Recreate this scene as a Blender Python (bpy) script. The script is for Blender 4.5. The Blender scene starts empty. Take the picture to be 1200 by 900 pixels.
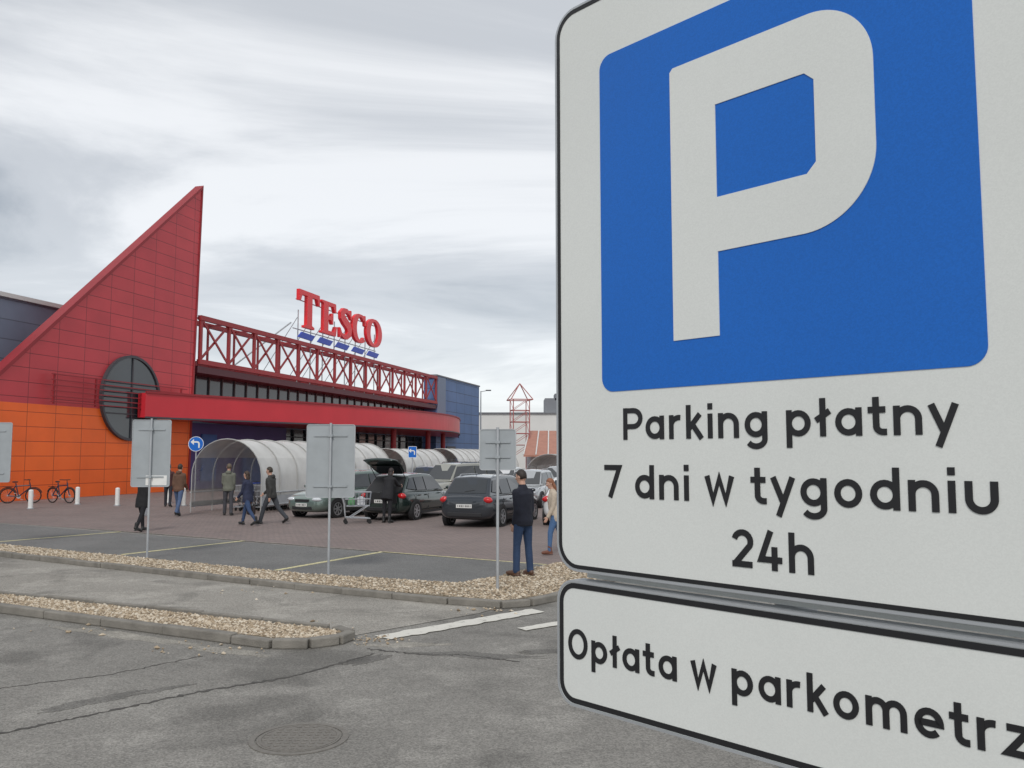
import bpy, math, random
from mathutils import Vector, Matrix
random.seed(7)
S=bpy.context.scene
COL=S.collection
pi=math.pi
rad=math.radians

# ------------------------------------------------------------------ materials
def newmat(name):
    m=bpy.data.materials.new(name); m.use_nodes=True
    nt=m.node_tree; b=nt.nodes["Principled BSDF"]
    return m,nt,b
def N(nt,t,**k):
    n=nt.nodes.new(t)
    for a,v in k.items():
        setattr(n,a,v)
    return n
def mat(name,col,rough=.6,metal=0,var=.12,scale=6,bump=0,bscale=60,spec=.5,coat=0,emit=None):
    m,nt,b=newmat(name)
    tc=N(nt,'ShaderNodeTexCoord')
    no=N(nt,'ShaderNodeTexNoise'); no.inputs['Scale'].default_value=scale; no.inputs['Detail'].default_value=5
    nt.links.new(tc.outputs['Object'],no.inputs['Vector'])
    mx=N(nt,'ShaderNodeMix',data_type='RGBA')
    mx.inputs['A'].default_value=(*[c*(1-var) for c in col],1)
    mx.inputs['B'].default_value=(*[min(1,c*(1+var)) for c in col],1)
    nt.links.new(no.outputs['Fac'],mx.inputs['Factor'])
    nt.links.new(mx.outputs['Result'],b.inputs['Base Color'])
    b.inputs['Roughness'].default_value=rough; b.inputs['Metallic'].default_value=metal
    b.inputs['Specular IOR Level'].default_value=spec
    b.inputs['Coat Weight'].default_value=coat
    if bump>0:
        n2=N(nt,'ShaderNodeTexNoise'); n2.inputs['Scale'].default_value=bscale; n2.inputs['Detail'].default_value=4
        nt.links.new(tc.outputs['Object'],n2.inputs['Vector'])
        bp=N(nt,'ShaderNodeBump'); bp.inputs['Strength'].default_value=bump; bp.inputs['Distance'].default_value=.02
        nt.links.new(n2.outputs['Fac'],bp.inputs['Height']); nt.links.new(bp.outputs['Normal'],b.inputs['Normal'])
    return m
def wornpaint(name,col,under,cover=.5,scale=9):
    m,nt,b=newmat(name); L=nt.links.new
    tc=N(nt,'ShaderNodeTexCoord'); no=N(nt,'ShaderNodeTexNoise'); no.inputs['Scale'].default_value=scale; no.inputs['Detail'].default_value=12; no.inputs['Roughness'].default_value=.8
    L(tc.outputs['Object'],no.inputs['Vector'])
    mr=N(nt,'ShaderNodeMapRange'); mr.inputs['From Min'].default_value=cover-.06; mr.inputs['From Max'].default_value=cover+.06; L(no.outputs['Fac'],mr.inputs['Value'])
    mx=N(nt,'ShaderNodeMix',data_type='RGBA'); L(mr.outputs['Result'],mx.inputs['Factor']); mx.inputs['A'].default_value=(*col,1); mx.inputs['B'].default_value=(*under,1)
    L(mx.outputs['Result'],b.inputs['Base Color']); b.inputs['Roughness'].default_value=.85
    return m
def asphalt(name,c1,c2,crack=True,speck=.40):
    m,nt,b=newmat(name); L=nt.links.new
    tc=N(nt,'ShaderNodeTexCoord')
    big=N(nt,'ShaderNodeTexNoise'); big.inputs['Scale'].default_value=.5; big.inputs['Detail'].default_value=9; big.inputs['Roughness'].default_value=.66
    L(tc.outputs['Object'],big.inputs['Vector'])
    r=N(nt,'ShaderNodeValToRGB'); r.color_ramp.elements[0].position=.32; r.color_ramp.elements[1].position=.68
    r.color_ramp.elements[0].color=(*c1,1); r.color_ramp.elements[1].color=(*c2,1)
    L(big.outputs['Fac'],r.inputs['Fac'])
    fine=N(nt,'ShaderNodeTexVoronoi'); fine.inputs['Scale'].default_value=80
    L(tc.outputs['Object'],fine.inputs['Vector'])
    fr=N(nt,'ShaderNodeMapRange'); fr.inputs['To Min'].default_value=1-speck*.6; fr.inputs['To Max'].default_value=1+speck
    sep=N(nt,'ShaderNodeSeparateColor'); L(fine.outputs['Color'],sep.inputs[0]); L(sep.outputs[0],fr.inputs['Value'])
    mul=N(nt,'ShaderNodeVectorMath',operation='SCALE'); L(r.outputs['Color'],mul.inputs[0]); L(fr.outputs['Result'],mul.inputs['Scale'])
    last=mul.outputs[0]
    if crack:
        pn=N(nt,'ShaderNodeTexNoise'); pn.inputs['Scale'].default_value=1.1; pn.inputs['Detail'].default_value=12; pn.inputs['Roughness'].default_value=.76
        L(tc.outputs['Object'],pn.inputs['Vector'])
        pr=N(nt,'ShaderNodeMapRange'); pr.inputs['From Min'].default_value=.50; pr.inputs['From Max'].default_value=.60; pr.inputs['To Min'].default_value=1.0; pr.inputs['To Max'].default_value=1.26
        L(pn.outputs['Fac'],pr.inputs['Value'])
        s1=N(nt,'ShaderNodeVectorMath',operation='SCALE'); L(last,s1.inputs[0]); L(pr.outputs['Result'],s1.inputs['Scale']); last=s1.outputs[0]
        on=N(nt,'ShaderNodeTexNoise'); on.inputs['Scale'].default_value=.75; on.inputs['Detail'].default_value=9; on.inputs['Distortion'].default_value=.8
        mpn=N(nt,'ShaderNodeMapping'); mpn.inputs['Location'].default_value=(4.3,1.2,0); L(tc.outputs['Object'],mpn.inputs[0]); L(mpn.outputs[0],on.inputs['Vector'])
        orr=N(nt,'ShaderNodeMapRange'); orr.inputs['From Min'].default_value=.36; orr.inputs['From Max'].default_value=.46; orr.inputs['To Min'].default_value=.74; orr.inputs['To Max'].default_value=1
        L(on.outputs['Fac'],orr.inputs['Value'])
        s3=N(nt,'ShaderNodeVectorMath',operation='SCALE'); L(last,s3.inputs[0]); L(orr.outputs['Result'],s3.inputs['Scale']); last=s3.outputs[0]
    L(last,b.inputs['Base Color']); b.inputs['Roughness'].default_value=.85; b.inputs['Specular IOR Level'].default_value=.3
    bp=N(nt,'ShaderNodeBump'); bp.inputs['Strength'].default_value=.4; bp.inputs['Distance'].default_value=.007
    L(fine.outputs['Distance'],bp.inputs['Height']); L(bp.outputs['Normal'],b.inputs['Normal'])
    return m
def brickmat(name,c1,c2,mort,bw,rh,ms,rough=.6,plane='XZ',zsplit=None,lo=None,offset=.5,rot=0):
    m,nt,b=newmat(name); L=nt.links.new
    tc=N(nt,'ShaderNodeTexCoord'); se=N(nt,'ShaderNodeSeparateXYZ'); L(tc.outputs['Object'],se.inputs[0])
    co=N(nt,'ShaderNodeCombineXYZ'); L(se.outputs['X'],co.inputs['X']); L(se.outputs['Z' if plane=='XZ' else 'Y'],co.inputs['Y'])
    mp=N(nt,'ShaderNodeMapping'); mp.inputs['Rotation'].default_value=(0,0,rot); L(co.outputs[0],mp.inputs['Vector'])
    br=N(nt,'ShaderNodeTexBrick'); br.offset=offset
    br.inputs['Scale'].default_value=1; br.inputs['Brick Width'].default_value=bw; br.inputs['Row Height'].default_value=rh
    br.inputs['Mortar Size'].default_value=ms; br.inputs['Mortar Smooth'].default_value=.2
    br.inputs['Color1'].default_value=(*c1,1); br.inputs['Color2'].default_value=(*c2,1); br.inputs['Mortar'].default_value=(*mort,1)
    L(mp.outputs[0],br.inputs['Vector']); last=br.outputs['Color']
    if zsplit is not None:
        b2=N(nt,'ShaderNodeTexBrick'); b2.offset=offset
        for k in ('Scale','Brick Width','Row Height','Mortar Size','Mortar Smooth'): b2.inputs[k].default_value=br.inputs[k].default_value
        b2.inputs['Color1'].default_value=(*lo[0],1); b2.inputs['Color2'].default_value=(*lo[1],1); b2.inputs['Mortar'].default_value=(*lo[2],1)
        L(mp.outputs[0],b2.inputs['Vector'])
        gt=N(nt,'ShaderNodeMath',operation='GREATER_THAN'); gt.inputs[1].default_value=zsplit; L(se.outputs['Z'],gt.inputs[0])
        mx=N(nt,'ShaderNodeMix',data_type='RGBA'); L(gt.outputs[0],mx.inputs['Factor']); L(b2.outputs['Color'],mx.inputs['A']); L(last,mx.inputs['B']); last=mx.outputs['Result']
    no=N(nt,'ShaderNodeTexNoise'); no.inputs['Scale'].default_value=.6; no.inputs['Detail'].default_value=7; L(tc.outputs['Object'],no.inputs['Vector'])
    mr=N(nt,'ShaderNodeMapRange'); mr.inputs['To Min'].default_value=.78; mr.inputs['To Max'].default_value=1.2; L(no.outputs['Fac'],mr.inputs['Value'])
    sc=N(nt,'ShaderNodeVectorMath',operation='SCALE'); L(last,sc.inputs[0]); L(mr.outputs['Result'],sc.inputs['Scale'])
    L(sc.outputs[0],b.inputs['Base Color']); b.inputs['Roughness'].default_value=rough
    bp=N(nt,'ShaderNodeBump'); bp.inputs['Strength'].default_value=.3; bp.inputs['Distance'].default_value=.02; bp.invert=True
    L(br.outputs['Fac'],bp.inputs['Height']); L(bp.outputs['Normal'],b.inputs['Normal'])
    return m

M_road=asphalt('road_asphalt',(.175,.167,.152),(.24,.229,.209))
M_bay=asphalt('bay_asphalt',(.135,.134,.130),(.18,.178,.172),crack=False)
M_path=asphalt('path_asphalt',(.24,.225,.20),(.305,.288,.257))
M_paver=brickmat('paver_red',(.255,.197,.180),(.207,.165,.155),(.14,.12,.11),.2,.1,.008,.85,'XY',rot=.5)
M_kerb=mat('kerb_concrete',(.22,.205,.18),.9,var=.5,scale=5,bump=.5)
M_stone=mat('gravel_stone',(.42,.35,.26),.9,var=.5,scale=14)
M_stonebed=mat('gravel_bed',(.27,.225,.165),.95,var=.5,scale=25,bump=.8)
M_crack=mat('crack_tar',(.075,.07,.064),.9,var=.4)
M_patch=asphalt('patch_tar',(.105,.10,.092),(.165,.158,.145))
M_dirt=asphalt('road_dirt',(.24,.225,.198),(.32,.30,.262))
M_yellow=wornpaint('paint_yellow',(.66,.60,.33),(.20,.195,.17),.56,11)
M_fade=wornpaint('paint_faded',(.38,.36,.30),(.19,.175,.165),.5,6)
M_wpaint=wornpaint('paint_white_road',(.66,.64,.58),(.30,.29,.265),.60,7)
M_iron=mat('cast_iron',(.195,.182,.163),.85,.05,var=.3,scale=20,bump=.5)
def retro(name,c,v=.06):
    m,nt,b=newmat(name); L=nt.links.new
    tc=N(nt,'ShaderNodeTexCoord')
    vo=N(nt,'ShaderNodeTexVoronoi'); vo.inputs['Scale'].default_value=520; L(tc.outputs['Object'],vo.inputs['Vector'])
    se=N(nt,'ShaderNodeSeparateColor'); L(vo.outputs['Color'],se.inputs[0])
    no=N(nt,'ShaderNodeTexNoise'); no.inputs['Scale'].default_value=3.0; no.inputs['Detail'].default_value=5; L(tc.outputs['Object'],no.inputs['Vector'])
    a=N(nt,'ShaderNodeMath',operation='MULTIPLY_ADD'); a.inputs[1].default_value=2*v; a.inputs[2].default_value=1-v; L(se.outputs[0],a.inputs[0])
    c2=N(nt,'ShaderNodeMath',operation='MULTIPLY_ADD'); c2.inputs[1].default_value=.14; c2.inputs[2].default_value=.93; L(no.outputs['Fac'],c2.inputs[0])
    mu=N(nt,'ShaderNodeMath',operation='MULTIPLY'); L(a.outputs[0],mu.inputs[0]); L(c2.outputs[0],mu.inputs[1])
    sc=N(nt,'ShaderNodeVectorMath',operation='SCALE'); sc.inputs[0].default_value=c; L(mu.outputs[0],sc.inputs['Scale'])
    L(sc.outputs[0],b.inputs['Base Color']); b.inputs['Roughness'].default_value=.38; b.inputs['Specular IOR Level'].default_value=.4
    return m
M_swhite=retro('sign_white',(.74,.76,.735),.03)
M_sblue=retro('sign_blue',(.006,.135,.55),.07)
M_sblack=mat('sign_black',(.012,.012,.014),.5)
M_galv=mat('galvanised_steel',(.46,.48,.50),.5,.4,var=.2,scale=5)
M_backgrey=mat('sign_back_grey',(.36,.39,.41),.55,.2,var=.2,scale=3)
M_white=mat('white_paint',(.78,.78,.76),.6)
M_sail=brickmat('sail_panels',(.60,.058,.070),(.55,.050,.064),(.17,.016,.022),1.75,.70,.016,.45,'XZ',4.6,((1.0,.165,.020),(.95,.145,.018),(.40,.05,.010)),offset=0)
M_redtrim=mat('red_trim',(.31,.022,.03),.55,var=.2,scale=1)
M_redcan=mat('canopy_red',(.60,.028,.042),.35,var=.15,scale=.6)
M_truss=mat('truss_red',(.33,.035,.04),.55,var=.2,scale=1)
M_truss2=mat('mast_pale_red',(.42,.13,.12),.6,var=.15,scale=1)
M_hall=brickmat('hall_panels',(.24,.29,.38),(.22,.27,.36),(.14,.17,.22),6,1.0,.03,.55,'XZ',offset=0)
M_blue=brickmat('blue_panels',(.11,.19,.38),(.09,.17,.35),(.05,.08,.15),3,1.2,.04,.55,'XZ',offset=0)
M_purple=mat('purple_wall',(.085,.05,.21),.5,var=.2,scale=1)
M_dglass=mat('dark_glass',(.035,.045,.055),.10,var=.5,scale=.5,spec=.9)
M_frame=mat('dark_frame',(.06,.06,.07),.5)
M_tred=mat('sign_red',(.78,.02,.03),.35)
M_tblue=mat('sign_dash_blue',(.015,.06,.50),.4)
M_bwhite=mat('pale_cladding',(.68,.68,.66),.7,var=.08,scale=.4)
M_roofgrey=mat('roof_grey',(.2,.21,.23),.8)
M_tyre=mat('tyre_rubber',(.018,.018,.019),.85)
M_rim=mat('alloy_rim',(.5,.51,.53),.35,.7)
M_cglass=mat('car_glass',(.02,.024,.028),.05,var=.1,spec=1.0)
M_plastic=mat('black_plastic',(.02,.02,.022),.6)
M_tail=mat('tail_light_red',(.55,.012,.015),.2,coat=.5)
M_head=mat('head_light',(.6,.63,.66),.1,coat=1)
M_plate=mat('number_plate',(.7,.7,.68),.5)
M_skin=mat('skin',(.52,.31,.23),.55)
M_chrome=mat('trolley_steel',(.55,.57,.6),.3,.7)
def glassy(name,col,alpha):
    m,nt,b=newmat(name); b.inputs['Base Color'].default_value=(*col,1); b.inputs['Roughness'].default_value=.3
    tc=N(nt,'ShaderNodeTexCoord'); no=N(nt,'ShaderNodeTexNoise'); no.inputs['Scale'].default_value=1.2; no.inputs['Detail'].default_value=5; nt.links.new(tc.outputs['Object'],no.inputs['Vector'])
    mr=N(nt,'ShaderNodeMapRange'); mr.inputs['From Min'].default_value=.3; mr.inputs['From Max'].default_value=.7; mr.inputs['To Min'].default_value=alpha-.12; mr.inputs['To Max'].default_value=min(1,alpha+.12)
    nt.links.new(no.outputs['Fac'],mr.inputs['Value']); nt.links.new(mr.outputs['Result'],b.inputs['Alpha'])
    return m
M_poly=glassy('polycarbonate_roof',(.66,.65,.62),.86)
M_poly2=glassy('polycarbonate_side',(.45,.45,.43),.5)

# ------------------------------------------------------------------ mesh builder
XZ=lambda x,z,d:(x,d,z)
XY=lambda x,y,d:(x,y,d)
def arc(cx,cy,rx,ry,a0,a1,n=14):
    return [(cx+rx*math.cos(rad(a0+(a1-a0)*i/n)),cy+ry*math.sin(rad(a0+(a1-a0)*i/n))) for i in range(n+1)]
def rr(x0,y0,x1,y1,r,n=6):
    return arc(x1-r,y1-r,r,r,0,90,n)+arc(x0+r,y1-r,r,r,90,180,n)+arc(x0+r,y0+r,r,r,180,270,n)+arc(x1-r,y0+r,r,r,270,360,n)
def smooth(pts,n=6):
    out=[]
    for i in range(len(pts)-1):
        p0=pts[max(0,i-1)];p1=pts[i];p2=pts[i+1];p3=pts[min(len(pts)-1,i+2)]
        for k in range(n):
            t=k/n
            out.append(tuple(.5*((2*p1[j])+(-p0[j]+p2[j])*t+(2*p0[j]-5*p1[j]+4*p2[j]-p3[j])*t*t+(-p0[j]+3*p1[j]-3*p2[j]+p3[j])*t**3) for j in range(2)))
    return out+[pts[-1]]
def rib(pts,w,closed=False):
    n=len(pts); A=[];B=[]
    for i,p in enumerate(pts):
        wi=w[i] if isinstance(w,(list,tuple)) else w
        a=pts[i-1] if (i>0 or closed) else None
        b=pts[(i+1)%n] if (i<n-1 or closed) else None
        def nm(u,v):
            dx,dy=v[0]-u[0],v[1]-u[1]; l=math.hypot(dx,dy) or 1e-9; return (-dy/l,dx/l)
        if a is None: m=nm(p,b); k=1
        elif b is None: m=nm(a,p); k=1
        else:
            m1=nm(a,p); m2=nm(p,b); mx,my=m1[0]+m2[0],m1[1]+m2[1]; l=math.hypot(mx,my) or 1e-9
            m=(mx/l,my/l); k=min(2.2,1/max(.3,m[0]*m1[0]+m[1]*m1[1]))
        A.append((p[0]+m[0]*wi/2*k,p[1]+m[1]*wi/2*k)); B.append((p[0]-m[0]*wi/2*k,p[1]-m[1]*wi/2*k))
    return A,B
class MB:
    def __init__(s): s.v=[];s.f=[]
    def add(s,vs,fs):
        o=len(s.v); s.v+=[tuple(v) for v in vs]; s.f+=[tuple(o+i for i in f) for f in fs]; return s
    def box(s,c,d,rz=0,R=None):
        R=R or Matrix.Rotation(rz,3,'Z'); c=Vector(c)
        vs=[c+R@Vector((x*d[0]/2,y*d[1]/2,z*d[2]/2)) for x in(-1,1) for y in(-1,1) for z in(-1,1)]
        return s.add(vs,[(0,1,3,2),(4,6,7,5),(0,4,5,1),(2,3,7,6),(0,2,6,4),(1,5,7,3)])
    def prism(s,pts,mp,d0,d1):
        n=len(pts)
        return s.add([mp(x,y,d0) for x,y in pts]+[mp(x,y,d1) for x,y in pts],
            [tuple(range(n)),tuple(range(2*n-1,n-1,-1))]+[(i,(i+1)%n,n+(i+1)%n,n+i) for i in range(n)])
    def ribbon(s,pts,w,mp,d0,d1,closed=False):
        A,B=rib(pts,w,closed); n=len(pts)
        vs=[mp(*p,d0) for p in A]+[mp(*p,d0) for p in B]+[mp(*p,d1) for p in A]+[mp(*p,d1) for p in B]
        fs=[]
        for i in range(n if closed else n-1):
            j=(i+1)%n
            fs+=[(i,j,n+j,n+i),(2*n+i,3*n+i,3*n+j,2*n+j),(i,2*n+i,2*n+j,j),(n+i,n+j,3*n+j,3*n+i)]
        if not closed: fs+=[(0,n,3*n,2*n),(n-1,3*n-1,4*n-1,2*n-1)]
        return s.add(vs,fs)
    def tube(s,pts,r,n=8,closed=False,rnd=False):
        P=[Vector(p) for p in pts]; m=len(P); R=list(r) if isinstance(r,(list,tuple)) else [r]*m
        if rnd:
            d=(P[0]-P[1]).normalized(); e=(P[-1]-P[-2]).normalized()
            P=[P[0]+d*R[0]*.95,P[0]+d*R[0]*.6]+P+[P[-1]+e*R[-1]*.6,P[-1]+e*R[-1]*.95]
            R=[R[0]*.25,R[0]*.8]+R+[R[-1]*.8,R[-1]*.25]; m=len(P)
        vs=[]; up=None
        for i in range(m):
            a=P[i-1] if (i>0 or closed) else P[i]; b=P[(i+1)%m] if (i<m-1 or closed) else P[i]
            t=(b-a).normalized()
            if up is None: up=Vector((0,0,1)) if abs(t.z)<.9 else Vector((1,0,0))
            u=up-t*up.dot(t)
            if u.length<1e-4: u=t.orthogonal()
            u.normalize(); up=u; w=t.cross(u)
            vs+=[P[i]+(u*math.cos(2*pi*k/n)+w*math.sin(2*pi*k/n))*R[i] for k in range(n)]
        fs=[]
        for i in range(m if closed else m-1):
            j=(i+1)%m
            fs+=[(i*n+k,i*n+(k+1)%n,j*n+(k+1)%n,j*n+k) for k in range(n)]
        if not closed: fs+=[tuple(range(n)),tuple(range(m*n-1,(m-1)*n-1,-1))]
        return s.add(vs,fs)
    def ell(s,c,r,R=None,nu=14,nv=9):
        R=R or Matrix.Identity(3); c=Vector(c); vs=[c+R@Vector((0,0,r[2]))]
        for j in range(1,nv):
            a=pi*j/nv
            vs+=[c+R@Vector((r[0]*math.sin(a)*math.cos(2*pi*i/nu),r[1]*math.sin(a)*math.sin(2*pi*i/nu),r[2]*math.cos(a))) for i in range(nu)]
        vs.append(c+R@Vector((0,0,-r[2])))
        fs=[(0,1+i,1+(i+1)%nu) for i in range(nu)]
        for j in range(nv-2):
            fs+=[(1+j*nu+i,1+(j+1)*nu+i,1+(j+1)*nu+(i+1)%nu,1+j*nu+(i+1)%nu) for i in range(nu)]
        l=len(vs)-1; o=1+(nv-2)*nu
        fs+=[(l,o+(i+1)%nu,o+i) for i in range(nu)]
        return s.add(vs,fs)
    def cyl(s,c,r,h,axis='Z',n=24,r2=None):
        c=Vector(c); d={'X':Vector((1,0,0)),'Y':Vector((0,1,0)),'Z':Vector((0,0,1))}[axis]*h/2
        return s.tube([c-d,c+d],[r,r if r2 is None else r2],n)
    def loft(s,rings):
        n=len(rings[0]); vs=[p for r in rings for p in r]; fs=[]
        for i in range(len(rings)-1):
            fs+=[(i*n+k,i*n+(k+1)%n,(i+1)*n+(k+1)%n,(i+1)*n+k) for k in range(n)]
        m=len(rings)
        fs+=[tuple(range(n)),tuple(range(m*n-1,(m-1)*n-1,-1))]
        return s.add(vs,fs)
    def obj(s,name,m,parent=None,smooth=False,bevel=0,sub=0,remesh=0,loc=None,rz=0,seg=2):
        import bmesh
        me=bpy.data.meshes.new(name); me.from_pydata(s.v,[],s.f); me.update()
        bm=bmesh.new(); bm.from_mesh(me); bmesh.ops.recalc_face_normals(bm,faces=bm.faces); bm.to_mesh(me); bm.free()
        me.materials.append(m)
        o=bpy.data.objects.new(name,me); COL.objects.link(o)
        if remesh:
            md=o.modifiers.new('r','REMESH'); md.mode='VOXEL'; md.voxel_size=remesh
            sm=o.modifiers.new('s','SMOOTH'); sm.factor=.5; sm.iterations=2
            dg=bpy.context.evaluated_depsgraph_get(); me2=bpy.data.meshes.new_from_object(o.evaluated_get(dg))
            o.modifiers.clear(); o.data=me2; 
            if not me2.materials: me2.materials.append(m)
            me=me2
        if smooth or sub or remesh:
            for p in me.polygons: p.use_smooth=True
        if bevel:
            b=o.modifiers.new('b','BEVEL'); b.width=bevel; b.segments=seg; b.limit_method='ANGLE'
            if seg>2:
                b.harden_normals=True
                for p in me.polygons: p.use_smooth=True
        if sub:
            b=o.modifiers.new('u','SUBSURF'); b.levels=sub; b.render_levels=sub
        if parent: o.parent=parent
        if loc: o.location=loc
        o.rotation_euler[2]=rz
        return o
def empty(name,loc=(0,0,0),rz=0,parent=None):
    o=bpy.data.objects.new(name,None); COL.objects.link(o); o.location=loc; o.rotation_euler[2]=rz; o.empty_display_size=.2
    if parent: o.parent=parent
    return o
def tag(o,label,cat,group=None,kind=None):
    o["label"]=label; o["category"]=cat
    if group: o["group"]=group
    if kind: o["kind"]=kind
    return o
def thing(name,label,cat,loc=(0,0,0),rz=0,group=None):
    return tag(empty(name,loc,rz),label,cat,group)
def copything(root,loc,rz,label=None):
    def rec(o,par):
        c=o.copy(); COL.objects.link(c)
        if par: c.parent=par
        for ch in list(o.children): rec(ch,c)
        return c
    r=rec(root,None); r.location=loc; r.rotation_euler[2]=rz
    if label: r["label"]=label
    return r

H=2.12   # eye height

# ------------------------------------------------------------------ ground
def sheet(name,pts,z,m,label,cat):
    b=MB(); b.add([(x,y,z) for x,y in pts],[tuple(range(len(pts)))])
    return tag(b.obj(name,m),label,cat,kind='structure')
g=MB(); g.add([(-700,-400,0),(700,-400,0),(700,900,0),(-700,900,0)],[(0,1,2,3)])
tag(g.obj('road',M_road),'worn grey cracked asphalt road beside the car park','road',kind='structure')
sheet('parking_lot',[(-36,39),(-12.3,25.0),(.67,16.8),(4,14.6),(14,30),(30,140),(-10,140),(-38,60)],.004,M_paver,'reddish block paved car park in front of the store','paving')
sheet('parking_bays',[(-36,39),(-36,34.5),(-12,20.2),(-3.75,15.2),(-.9,13.9),(1.0,16.6)],.008,M_bay,'grey asphalt parking bays with yellow lines','parking bays')
sheet('footpath',[(-30,30.6),(-11.2,18.5),(-3.43,13.85),(-.2,12.15),(-.45,11.7),(-1.9,10.25),(-7.67,12.95),(-16,17.65),(-30,25.4)],.006,M_path,'light worn asphalt footpath between two gravel strips','footpath')
def line(pts,w,m,name,label,cat):
    b=MB(); b.ribbon(pts,w,XY,.010,.013); return tag(b.obj(name,m),label,cat,kind='structure')
line([(-8.35,18.5),(-6.66,21.5)],.12,M_yellow,'bay_marking','pale yellow painted bay line on asphalt','road marking')
line([(-4.36,16.0),(-2.85,19.05)],.12,M_yellow,'bay_marking','pale yellow painted bay line on asphalt','road marking')
line([(-12.7,21.1),(-10.9,24.0)],.12,M_yellow,'bay_marking','pale yellow painted bay line on asphalt','road marking')
line([(-2.85,19.05),(.67,16.82)],.06,M_yellow,'bay_edge_marking','thin painted line along the edge of the bays','road marking')
line([(-12.3,25.0),(-6.7,21.52),(-2.95,19.12)],.04,M_fade,'bay_edge_marking','faded painted line along the edge of the bays','road marking')
def wornstripe(p,q,w):
    pts=[];ws=[]; n=max(6,int(math.hypot(q[0]-p[0],q[1]-p[1])/.08))
    for i in range(n+1):
        t=i/n; pts.append((p[0]+(q[0]-p[0])*t+random.uniform(-.008,.008),p[1]+(q[1]-p[1])*t+random.uniform(-.008,.008))); ws.append(w*random.uniform(.8,1.08))
    b=MB(); b.ribbon(pts,ws,XY,.010,.013); tag(b.obj('road_stripe',M_wpaint),'worn white painted stripe across the road mouth','road marking',kind='structure')
wornstripe((-1.5,10.15),(.35,11.9),.30); wornstripe((.12,10.62),(.75,11.15),.18)

STB=[(1,.2,0),(.3,1,.1),(-1,.1,-.1),(-.2,-1,0),(.1,.1,1),(0,0,-1)]
STF=[(0,1,4),(1,2,4),(2,3,4),(3,0,4),(1,0,5),(2,1,5),(3,2,5),(0,3,5)]
def stone(st,x,y,h):
    r=.009+.022*random.random()**1.8; a=random.uniform(0,pi); z=h+random.uniform(-.004,.010)
    ca,sa=math.cos(a),math.sin(a); rx,ry,rz=r*random.uniform(.9,1.5),r*random.uniform(.7,1.1),r*random.uniform(.5,.85)
    st.add([(x+ca*u*rx-sa*v*ry,y+sa*u*rx+ca*v*ry,z+w*rz) for u,v,w in STB],STF)
def gravel(name,poly,n,h,label,spill=()):
    b=MB(); b.prism(poly,XY,0.0,h)
    xs=[p[0] for p in poly]; ys=[p[1] for p in poly]
    def inside(x,y):
        c=False; j=len(poly)-1
        for i in range(len(poly)):
            if (poly[i][1]>y)!=(poly[j][1]>y) and x<(poly[j][0]-poly[i][0])*(y-poly[i][1])/(poly[j][1]-poly[i][1])+poly[i][0]: c=not c
            j=i
        return c
    tag(b.obj(name+'_bed',M_stonebed),label+' bed','gravel',kind='structure')
    st=MB(); k=0; tries=0
    while k<n and tries<n*14:
        tries+=1
        x=random.uniform(max(-15,min(xs)),max(xs)); y=random.uniform(min(ys),min(24,max(ys)))
        if not inside(x,y): continue
        k+=1; stone(st,x,y,h)
    for cx,cy,s_,n_ in spill:
        for _ in range(n_): stone(st,random.gauss(cx,s_),random.gauss(cy,s_*.6),.012)
    o=st.obj(name,M_stone); tag(o,label,'gravel',kind='stuff'); return o
nt=M_stone.node_tree; bs=nt.nodes['Principled BSDF']
ge=N(nt,'ShaderNodeNewGeometry'); cr=N(nt,'ShaderNodeValToRGB')
cr.color_ramp.elements[0].color=(.20,.15,.10,1); cr.color_ramp.elements[1].color=(.68,.61,.50,1)
e=cr.color_ramp.elements.new(.5); e.color=(.44,.35,.245,1)
nt.links.new(ge.outputs['Random Per Island'],cr.inputs['Fac']); nt.links.new(cr.outputs['Color'],bs.inputs['Base Color'])
island1=[(-30,30.5),(-11.2,18.65),(-3.43,13.95),(-.15,12.3),(.45,12.75),(1.0,13.5),(1.5,14.6),(2.2,16.2),(3.4,17.3),(1.2,17.0),(.4,15.9),(-.2,14.8),(-.9,14.0),(-3.75,15.15),(-11.9,20.05),(-30,31.6)]
island2=[(-16,17.05),(-7.05,12.02),(-2.6,9.78),(-2.25,9.8),(-2.05,9.95),(-2.0,10.15),(-2.25,10.35),(-7.67,12.9),(-16,17.5)]
gravel('gravel',island1,22000,.075,'tan pebble gravel strip edging the parking bays',[(-.3,11.9,.25,25),(-4,13.7,.5,20)])
gravel('gravel',island2,15000,.075,'tan pebble gravel strip ending in a point beside the road',[(-1.6,10.0,.2,60),(-3.2,9.6,.35,30),(-2.6,10.75,.25,60),(-5.2,10.7,.4,25)])
def kerb(pts,label,w=.13):
    b=MB()
    for i in range(len(pts)-1):
        a,c=Vector(pts[i]),Vector(pts[i+1]); L=(c-a).length; n=max(1,round(L/1.0))
        for k in range(n):
            p=a.lerp(c,k/n); q=a.lerp(c,(k+1)/n); d=(q-p).normalized()*.005
            dz=random.uniform(-.01,.008); o=Vector((random.uniform(-.008,.008),random.uniform(-.008,.008)))
            b.ribbon([tuple(p+d+o),tuple(q-d+o)],w,XY,0,.105+dz)
    return tag(b.obj('kerb',M_kerb,bevel=.016),label,'kerb',kind='structure')
kerb([(-30,30.4),(-11.2,18.5),(-3.43,13.8),(-.9,12.42),(-.15,12.12),(.25,12.3),(.6,12.7),(1.1,13.4),(1.65,14.6),(2.4,16.2)],'grey concrete kerb stones along the gravel strip')
kerb([(-16,16.9),(-7.05,11.87),(-3.15,9.9),(-2.65,9.64),(-2.25,9.64),(-1.97,9.83),(-1.87,10.1),(-2.1,10.38)],'grey concrete kerb stones around the gravel strip tip')
kerb([(-2.2,10.47),(-7.67,13.01),(-16,17.65)],'grey concrete kerb stones edging the footpath',.07)
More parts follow.
